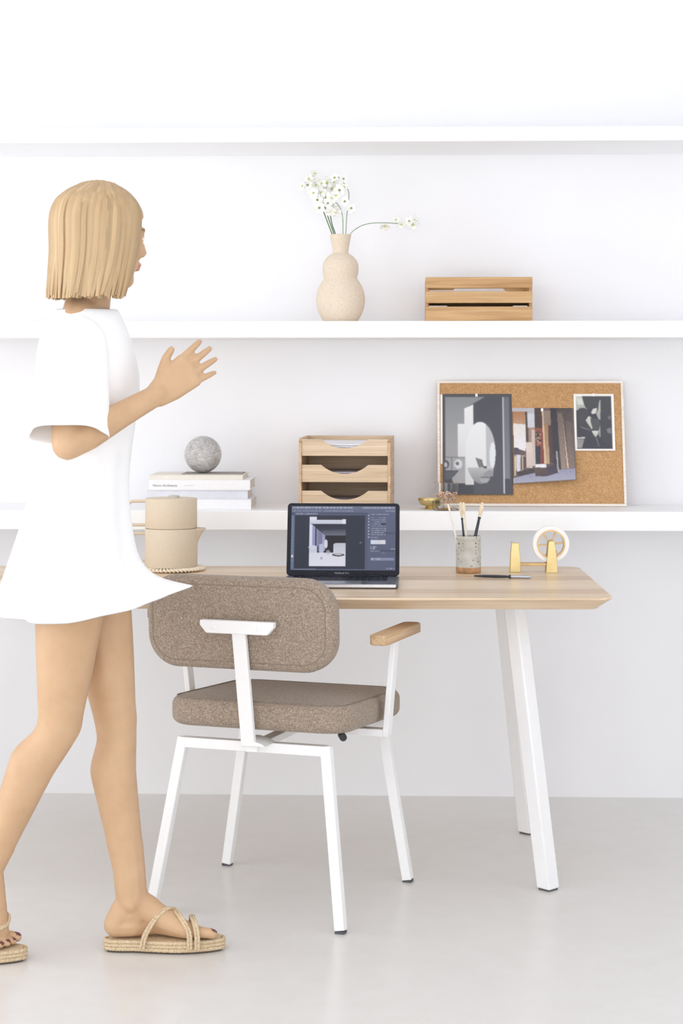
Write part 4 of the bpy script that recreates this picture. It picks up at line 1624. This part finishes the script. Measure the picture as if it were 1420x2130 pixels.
# trunk
B.ball((-.035, 0, .93), .11, (.85, 1.40, 1.05))
B.ball((-.06, 0, .90), .10, (.9, 1.38, .95))
B.hull([((-.035, -.07, .98), .082), ((-.035, .07, .98), .082), ((-.028, -.055, 1.10), .072), ((-.028, .055, 1.10), .072)])
B.hull([((-.028, -.055, 1.10), .072), ((-.028, .055, 1.10), .072), ((-.03, -.075, 1.25), .082), ((-.03, .075, 1.25), .082)])
B.hull([((-.03, -.075, 1.25), .082), ((-.03, .075, 1.25), .082), ((-.03, -.115, 1.365), .045), ((-.03, .115, 1.365), .045)])
B.ball((.034, -.062, 1.225), .050)
B.ball((.034, .062, 1.225), .050)
B.hull([((-.032, -.07, 1.388), .042), ((-.032, .07, 1.388), .042), ((-.024, 0, 1.42), .052)])
B.chain([((-.024, 0, 1.40), .053), ((-.006, .002, 1.53), .047)])
# head
HC = VX((.018, .004, 1.586))
HR = Matrix.Rotation(math.radians(36), 3, 'Z') @ Matrix.Rotation(math.radians(6), 3, 'Y')


def hd(x, y, z):
    return HC + HR @ VX((x, y, z))


B.ball(hd(-.014, 0, .030), 1, (.094, .074, .082), HR)
B.ball(hd(.026, 0, -.028), 1, (.060, .058, .080), HR)
B.hull([(hd(.062, 0, -.088), .020), (hd(.012, -.046, -.058), .018), (hd(.012, .046, -.058), .018), (hd(.045, 0, -.05), .03)])
B.hull([(hd(.080, 0, .012), .007), (hd(.101, 0, -.022), .0085), (hd(.085, 0, -.028), .010)])
for s_ in (-1, 1):
    B.ball(hd(.094, s_ * .009, -.027), .0075)
    B.ball(hd(.060, s_ * .033, -.022), .024)
    B.ball(hd(.069, s_ * .030, .006), .0135)
    B.hull([(hd(.082, s_ * .012, .020), .008), (hd(.070, s_ * .040, .022), .008)])
    B.ball(hd(-.004, s_ * .073, -.008), 1, (.017, .009, .029), HR)
B.ball(hd(.086, 0, -.0505), 1, (.009, .020, .0055), HR)
B.ball(hd(.084, 0, -.0605), 1, (.009, .018, .0060), HR)
# right arm (near side): shoulder, elbow, wrist, reaching towards the shelf
SR, ER, WR = VX((-.03, -.150, 1.358)), VX((-.030, -.232, 1.135)), VX((.150, -.125, 1.240))
B.chain([(VX((-.03, -.115, 1.365)), .046), (SR, .050), (SR.lerp(ER, .35), .043), (SR.lerp(ER, .75), .038), (ER, .034)])
B.chain([(ER, .034), (ER.lerp(WR, .22), .037), (ER.lerp(WR, .6), .029), (WR, .0235)])


def hand(W_, d, up, thumb_sign, curl):
    """palm with four fingers and a thumb; d along the fingers, up towards the thumb"""
    d = d.normalized()
    s2_ = (up - d * up.dot(d)).normalized()
    n_ = d.cross(s2_) * thumb_sign            # back of the hand

    def at(a_, b_, c_=0.0):
        return W_ + d * a_ + s2_ * b_ + n_ * c_
    B.hull([(at(-.006, -.010), .0175), (at(-.006, .010), .0175), (at(.030, -.022), .0135), (at(.030, .022), .0145)])
    B.hull([(at(.030, -.022), .0135), (at(.030, .022), .0145), (at(.082, -.029), .0105), (at(.086, .030), .0110), (at(.090, .010), .0112)])
    tips = []
    for (b0, ln, r0, spread) in ((.029, .070, .0090, 7), (.0095, .078, .0092, 1.5), (-.0095, .073, .0088, -4), (-.027, .057, .0078, -10)):
        a0 = .084 if b0 > -.02 else .078
        p0 = at(a0, b0)
        ang = math.radians(spread)
        dirn = d * math.cos(ang) + s2_ * math.sin(ang)
        pts_ = [(p0, r0 * 1.05)]
        bend = 0.0
        for seg_, (fr, rr) in enumerate(((.42, .97), (.32, .88), (.26, .70))):
            bend += math.radians(curl[seg_])
            dd = dirn * math.cos(bend) - n_ * math.sin(bend)
            p0 = p0 + dd * ln * fr
            pts_.append((p0, r0 * rr))
        B.chain(pts_)
    tb = [(at(.012, .016), .0135), (at(.040, .036, -.004), .0118), (at(.064, .052, -.007), .0098), (at(.086, .060, -.008), .0078)]
    B.chain(tb)


hand(WR, VX((.70, .32, .56)), VX((-.62, 0, .78)), 1, (8, 10, 8))
# left arm (far side) hanging beside the tunic
SL, EL, WL = VX((-.03, .150, 1.358)), VX((-.065, .200, 1.09)), VX((-.03, .225, .860))
B.chain([(VX((-.03, .115, 1.365)), .046), (SL, .050), (SL.lerp(EL, .35), .043), (SL.lerp(EL, .75), .038), (EL, .034)])
B.chain([(EL, .034), (EL.lerp(WL, .22), .036), (EL.lerp(WL, .6), .029), (WL, .0235)])
hand(WL, VX((.16, .02, -1)), VX((1, -.1, .1)), 1, (14, 18, 14))
# legs
HLf, KL, AL = VX((-.028, .085, .90)), VX((.036, .052, .515)), VX((.074, .042, .112))
HRt, KR, AR = VX((-.035, -.085, .90)), VX((-.072, -.052, .520)), VX((-.238, -.028, .196))


def leg(H_, K_, A_, calf):
    B.chain([(H_, .088), (H_.lerp(K_, .3), .080), (H_.lerp(K_, .65), .066), (H_.lerp(K_, .92), .053), (K_, .050)])
    c1_ = K_.lerp(A_, .28) + calf
    B.chain([(K_, .050), (K_.lerp(A_, .12), .046), (c1_, .0545), (K_.lerp(A_, .55) + calf * .5, .046), (K_.lerp(A_, .82), .0375), (A_, .0365)])
    B.ball(K_ + VX((.014, 0, .0)), .037)


leg(HLf, KL, AL, VX((-.016, 0, 0)))
leg(HRt, KR, AR, VX((-.014, 0, .006)))

SOLE_H = .030


class Foot:
    """foot frame: fx from the heel forward, fy to the person's left, fz above the ground"""
    def __init__(s, origin, turn, side, lift):
        s.o, s.side, s.lift = VX(origin), side, math.radians(lift)
        s.r = Matrix.Rotation(math.radians(turn), 3, 'Z')
        s.ball_x = .175

    def __call__(s, fx, fy, fz):
        p_ = VX((fx, fy * s.side, fz))
        if s.lift:
            # the heel is raised: everything behind the ball turns about the toe joint
            t_ = (s.ball_x + .02 - fx) / .05
            t_ = max(0.0, min(1.0, t_))
            a_ = s.lift * t_ * t_ * (3 - 2 * t_)
            q_ = VX((p_.x - s.ball_x, p_.y, p_.z))
            p_ = VX((q_.x * math.cos(a_) + q_.z * math.sin(a_) + s.ball_x, q_.y, -q_.x * math.sin(a_) + q_.z * math.cos(a_)))
        return s.o + s.r @ p_


def foot(f, ankle):
    g_ = SOLE_H
    B.hull([(f(.022, 0, g_ + .027), .028), (f(.050, .004, g_ + .030), .027), (ankle + VX((-.016, 0, -.02)), .031)])
    B.hull([(f(.022, 0, g_ + .027), .028), (f(.060, -.004, g_ + .026), .025), (f(.10, .012, g_ + .022), .022)])
    B.hull([(ankle, .033), (f(.098, .000, g_ + .064), .027), (f(.055, 0, g_ + .050), .029)])
    B.hull([(ankle + VX((.012, 0, -.012)), .028), (f(.108, -.006, g_ + .055), .027), (f(.150, -.006, g_ + .032), .023), (f(.110, .014, g_ + .030), .022)])
    B.hull([(f(.105, -.004, g_ + .048), .026), (f(.100, .016, g_ + .024), .021), (f(.180, -.022, g_ + .020), .0195), (f(.172, .022, g_ + .015), .0150)])
    # medial and lateral ankle bones
    B.ball(ankle + VX((0, .022, .002)), .019)
    B.ball(ankle + VX((0, -.022, -.004)), .019)
    for (x_, y_, ln, r_) in ((.192, -.026, .046, .0128), (.192, -.006, .042, .0092), (.188, .009, .036, .0088), (.181, .022, .030, .0084), (.172, .033, .024, .0080)):
        B.chain([(f(x_ - .012, y_, g_ + r_ + .002), r_ * 1.02), (f(x_ + ln * .5, y_ - .001, g_ + r_ + .003), r_ * .98), (f(x_ + ln, y_ - .001, g_ + r_ - .0005), r_ * .9)])


# the big toe of either foot lies towards the body's middle: side = +1 keeps fy as built for the left foot
FL = Foot((.0165, .040, 0), 2, 1, 0)
FR = Foot((-.164 - .248, -.030, 0), 0, -1, 47)
foot(FL, AL)
foot(FR, AR)

hc_np = np.array(HC)


def relax(p_):
    out = np.full(len(p_), 5)
    out[(np.linalg.norm(p_ - hc_np, axis=1) < .135)] = 2
    hand_c = np.array(WR + VX((.07, .03, .055)))
    out[np.linalg.norm(p_ - hand_c, axis=1) < .13] = 2
    out[np.linalg.norm(p_ - np.array(WL + VX((.01, 0, -.1))), axis=1) < .12] = 2
    out[(p_[:, 2] < .085)] = 2
    out[(p_[:, 2] > .24) & (p_[:, 2] < .80)] = 60
    out[(p_[:, 2] > .80) & (p_[:, 2] < 1.36) & (np.abs(p_[:, 1]) < .14) & (p_[:, 0] < .10)] = 14
    return out


bme, bco = B.fuse('body', .0034, relax)
for mm in ('skin', 'lips', 'eye_white', 'iris', 'brow', 'toenail'):
    bme.materials.append(M[mm])
nf = len(bme.polygons)
fc = np.empty(nf * 3, np.float32)
bme.polygons.foreach_get('center', fc)
fc = fc.reshape(-1, 3)
mi = np.zeros(nf, np.int32)
inv = np.array(HR.inverted())
loc = (fc - hc_np) @ inv.T
lx, ly, lz = loc[:, 0], loc[:, 1], loc[:, 2]
mi[(lx > .074) & (np.abs(ly) < .019 - np.abs(lz + .0555) * .6) & (np.abs(lz + .0555) < .0095)] = 1
for s_ in (-1, 1):
    e_ = (lx > .060) & (((ly - s_ * .031) / .0115) ** 2 + ((lz - .004) / .0062) ** 2 < 1)
    mi[e_] = 2
    mi[e_ & ((ly - s_ * .031) ** 2 + (lz - .004) ** 2 < .0052 ** 2)] = 3
    bz = .022 + .004 * (1 - ((np.abs(ly) - .028) / .018) ** 2)
    mi[(lx > .055) & (np.abs(ly - s_ * .029) < .018) & (np.abs(lz - bz) < .0028)] = 4
for f in (FL, FR):
    for (x_, y_, ln, r_) in ((.192, -.026, .046, .0128), (.192, -.006, .042, .0092), (.188, .009, .036, .0088), (.181, .022, .030, .0084), (.172, .033, .024, .0080)):
        c_ = np.array(f(x_ + ln + r_ * .25, y_ - .001, SOLE_H + r_ * 1.55))
        mi[np.linalg.norm((fc - c_) / np.array([1.1, 1, 1]), axis=1) < r_ * .62] = 5
bme.polygons.foreach_set('material_index', mi)
body = bpy.data.objects.new('body', bme)
COL.objects.link(body)
body.parent = PERSON

# hair: a cap over the skull with long locks falling to the shoulders
m = MB()
seg_ = 64
rows = []
for i in range(18):
    u = i / 17
    th_ = u * PI * .62
    ring = []
    for k_ in range(seg_):
        ph_ = 2 * PI * k_ / seg_
        front = max(0.0, math.cos(ph_))
        t2 = th_ * (1 - .42 * front ** 1.5)
        w_ = 1 + .012 * math.sin(23 * ph_ + 3 * math.sin(2 * ph_))
        ring.append(hd(-.016 + .103 * math.sin(t2) * math.cos(ph_) * w_, .084 * math.sin(t2) * math.sin(ph_) * w_, .030 + .091 * math.cos(t2)))
    rows.append(ring)
m.loft(rows, cap=False)
hr = random.Random(5)
tones = [(len(m.v), (184, 156, 118))]
for i in range(420):
    ph_ = math.radians(hr.uniform(58, 302))
    lay = hr.uniform(0, 1)
    st_ = hr.uniform(.02, .55)
    cs, sn = math.cos(ph_), math.sin(ph_)
    a0 = hd(-.016 + .101 * math.sin(st_) * cs, .0825 * math.sin(st_) * sn, .030 + .0885 * math.cos(st_))
    am_ = hd(-.016 + .1035 * math.sin(1.0) * cs, .0845 * math.sin(1.0) * sn, .030 + .0915 * math.cos(1.0))
    a1_ = hd(-.016 + (.1035 + .006 * lay) * cs, (.085 + .005 * lay) * sn, .035)
    a2_ = hd(-.016 + (.093 + .009 * lay) * cs, (.082 + .008 * lay) * sn, -.050)
    base_ = hd(-.014 + (.074 + .020 * lay) * cs, (.070 + .014 * lay) * sn, -.12)
    a3_ = VX((base_.x + hr.uniform(-.004, .004) - .010, base_.y + hr.uniform(-.004, .004), 1.452 + hr.uniform(-.006, .006)))
    path = bez([a0, am_, a1_, a2_, a3_], 5)
    wl = hr.uniform(.005, .009)
    tn = hr.gauss(0, .03)
    hc0 = tuple(max(0, min(255, v_ * (1 + tn))) for v_ in (192, 164, 126))
    m.tube(path, lambda t, wl=wl: wl * (.6 + .5 * math.sin(PI * min(1, .15 + .70 * t))) * (1 if t < .86 else 1 - 3.0 * (t - .86)), 6, flat=.6, ref=None)
    tones.append((len(m.v), hc0))
hair = m.build('hair', M['hair'], PERSON, smooth=60, weld=False)
ink = hair.data.color_attributes.new('ink', 'FLOAT_COLOR', 'POINT')
cols = np.ones((len(hair.data.vertices), 4), np.float32)
v0 = 0
for v1, c_ in tones:
    cols[v0:v1, :3] = lin(c_)
    v0 = v1
ink.data.foreach_set('color', cols.ravel())

# tunic: one tube from neckline to hem with soft folds, and two loose sleeves
prof = [  # z, front x, back x, half width (y), fold
    (1.425, .046, -.088, .078, 0), (1.410, .054, -.098, .104, 0), (1.392, .062, -.110, .142, 0), (1.360, .074, -.120, .168, .004), (1.31, .090, -.128, .174, .008),
    (1.25, .098, -.130, .170, .012), (1.17, .084, -.128, .162, .016), (1.08, .072, -.130, .160, .022), (1.00, .070, -.145, .176, .03), (.94, .078, -.162, .186, .035),
    (.89, .084, -.178, .196, .04), (.85, .098, -.190, .204, .05), (.815, .122, -.200, .210, .055), (.785, .160, -.208, .214, .06), (.757, .200, -.214, .216, .065)]
rings = []
for z_, fx_, bx_, hy_, fo in prof:
    ring = []
    hang = max(0.0, min(1.0, (.90 - z_) / .14))
    for k_ in range(96):
        t_ = 2 * PI * k_ / 96
        w_ = 1 + fo * math.sin(7 * t_ + 1.0 + 2 * z_) + fo * .5 * math.sin(13 * t_ + 4 * z_)
        x_ = (fx_ + bx_) / 2 + (fx_ - bx_) / 2 * w_ * math.cos(t_)
        lift_ = .056 * hang * max(0.0, (x_ + .04) / .24) ** 1.2
        ring.append(VX((x_, hy_ * w_ * math.sin(t_), z_ + lift_)))
    rings.append(ring)
tunic = MB().loft(rings, cap=False).build('tunic', M['cotton'], PERSON, smooth=80, solid=.003, subsurf=1)


def sleeve(S_, E_, stop, sgn):
    pth = bez([VX((-.03, sgn * .085, 1.352)), VX((-.03, sgn * .125, 1.352)), S_ + VX((0, sgn * .008, -.022)), S_.lerp(E_, .5), S_.lerp(E_, stop)], 5)
    rr = []
    for i, c_ in enumerate(pth):
        u = i / (len(pth) - 1)
        d = (pth[min(i + 1, len(pth) - 1)] - pth[max(i - 1, 0)]).normalized()
        e1_ = VX((1, 0, 0))
        e1_ = (e1_ - d * e1_.dot(d)).normalized()
        e2_ = d.cross(e1_)
        r_ = .060 + .012 * min(1, u * 1.6) + .010 * u * u
        rr.append([c_ + (e1_ * math.cos(t_) + e2_ * math.sin(t_) * .86) * r_ * (1 + (.008 + .05 * u * u) * math.sin(5 * t_ + 3 * u)) for t_ in (2 * PI * k_ / 48 for k_ in range(48))])
    return MB().loft(rr, cap=False).build('sleeve', M['cotton'], tunic, smooth=80, solid=.003, subsurf=1)


sleeve(SR, ER, .92, -1)
sleeve(SL, EL, .92, 1)


# rope sandals
def sole_outline(inset=0.0, n_=72):
    out = []
    L_ = .264
    for i in range(n_):
        t_ = 2 * PI * i / n_
        x_ = math.cos(t_)
        s__ = math.sin(t_)
        fx = (L_ / 2 - inset) * (abs(x_) ** .8) * (1 if x_ > 0 else -1)
        u = (fx / (L_ / 2) + 1) / 2
        hw = .031 + .013 * math.sin(PI * min(1, max(0, (u - .25) / .75))) - .004 * math.sin(PI * min(1, u * 1.6)) * (u < .62)
        fy = (hw - inset) * (abs(s__) ** .72) * (1 if s__ > 0 else -1)
        out.append((fx + L_ / 2 - .002, fy + .004 * math.sin(PI * u)))
    return out


def dens(pts_, k_=4):
    out = []
    for i in range(len(pts_)):
        a_, b_ = VX((*pts_[i], 0)), VX((*pts_[(i + 1) % len(pts_)], 0))
        out += [a_.lerp(b_, j / k_) for j in range(k_)]
    return out


def sandal(f):
    m_ = MB()
    ol = sole_outline(.003)
    rings_ = []
    for z_ in (.004, .028):
        rings_.append([VX((x_, y_, z_)) for x_, y_ in ol])
    core = MB()
    n_ = len(ol)
    # footbed and core as a strip grid across the sole so it can bend
    top, bot = [], []
    xs_ = np.linspace(.004, .256, 40)
    oarr = np.array(ol)
    for x_ in xs_:
        up_ = oarr[: n_ // 2 + 1]
        dn_ = oarr[n_ // 2:]
        yu = np.interp(x_, up_[::-1, 0], up_[::-1, 1])
        dn2 = np.vstack([dn_, oarr[:1]])
        yd = np.interp(x_, dn2[:, 0], dn2[:, 1])
        top.append([(x_, yd + (yu - yd) * j / 8, SOLE_H - .002) for j in range(9)] + [(x_, yu - (yu - yd) * j / 8, .004) for j in range(9)])
    core.loft([[f(*q_) for q_ in r_] for r_ in top])
    so = core.build('sole', M['jute'], sd, smooth=50)
    ru_ = MB().loft([[f(q_[0], q_[1], .0 if k_ >= 9 else .0045) for k_, q_ in enumerate(r_)] for r_ in top])
    ru_.build('outsole', M['rubber'], so, smooth=50)
    rope = MB()
    for lev in range(3):
        pth = [f(q_.x, q_.y, .0085 + lev * .0078) for q_ in dens(sole_outline(.0005))]
        rope.tube(pth, .0046, 8, closed=True, twist=.14, pitch=.007, ref=(0, 0, 1))
    rope.build('rope_edge', M['jute'], so, smooth=60)


def strap(f, pts_, width, rows_):
    pth = bez([f(*q_) for q_ in pts_], 10)
    m_ = MB()
    for j in range(rows_):
        off = (j - (rows_ - 1) / 2) * width
        p2 = [p_ + f.r @ VX((off, 0, 0)) for p_ in pth]
        m_.tube(p2, width * .56, 8, twist=.16, pitch=.0085)
    return m_.build('strap', M['jute'], sd, smooth=60)


for f in (FL, FR):
    sd = bpy.data.objects.new('sandal', None)
    COL.objects.link(sd)
    sd.parent = PERSON
    sandal(f)
    g_ = SOLE_H
    # over the instep, from the inner arch up and across
    strap(f, [(.082, -.038, .014), (.090, -.037, g_ + .014), (.110, -.032, g_ + .046), (.134, -.018, g_ + .0655), (.146, .004, g_ + .0595), (.140, .026, g_ + .044), (.120, .040, g_ + .016), (.112, .042, .014)], .0062, 2)
    # crossing strap, from the top of the instep forward
    strap(f, [(.128, .040, .014), (.132, .040, g_ + .014), (.146, .018, g_ + .054), (.156, -.006, g_ + .0565), (.170, -.030, g_ + .046), (.186, -.043, g_ + .020), (.188, -.045, .014)], .0062, 2)
    strap(f, [(.186, .042, .014), (.188, .042, g_ + .014), (.190, .020, g_ + .0385), (.192, -.010, g_ + .0440), (.198, -.034, g_ + .040), (.204, -.045, g_ + .018), (.205, -.046, .014)], .0062, 2)
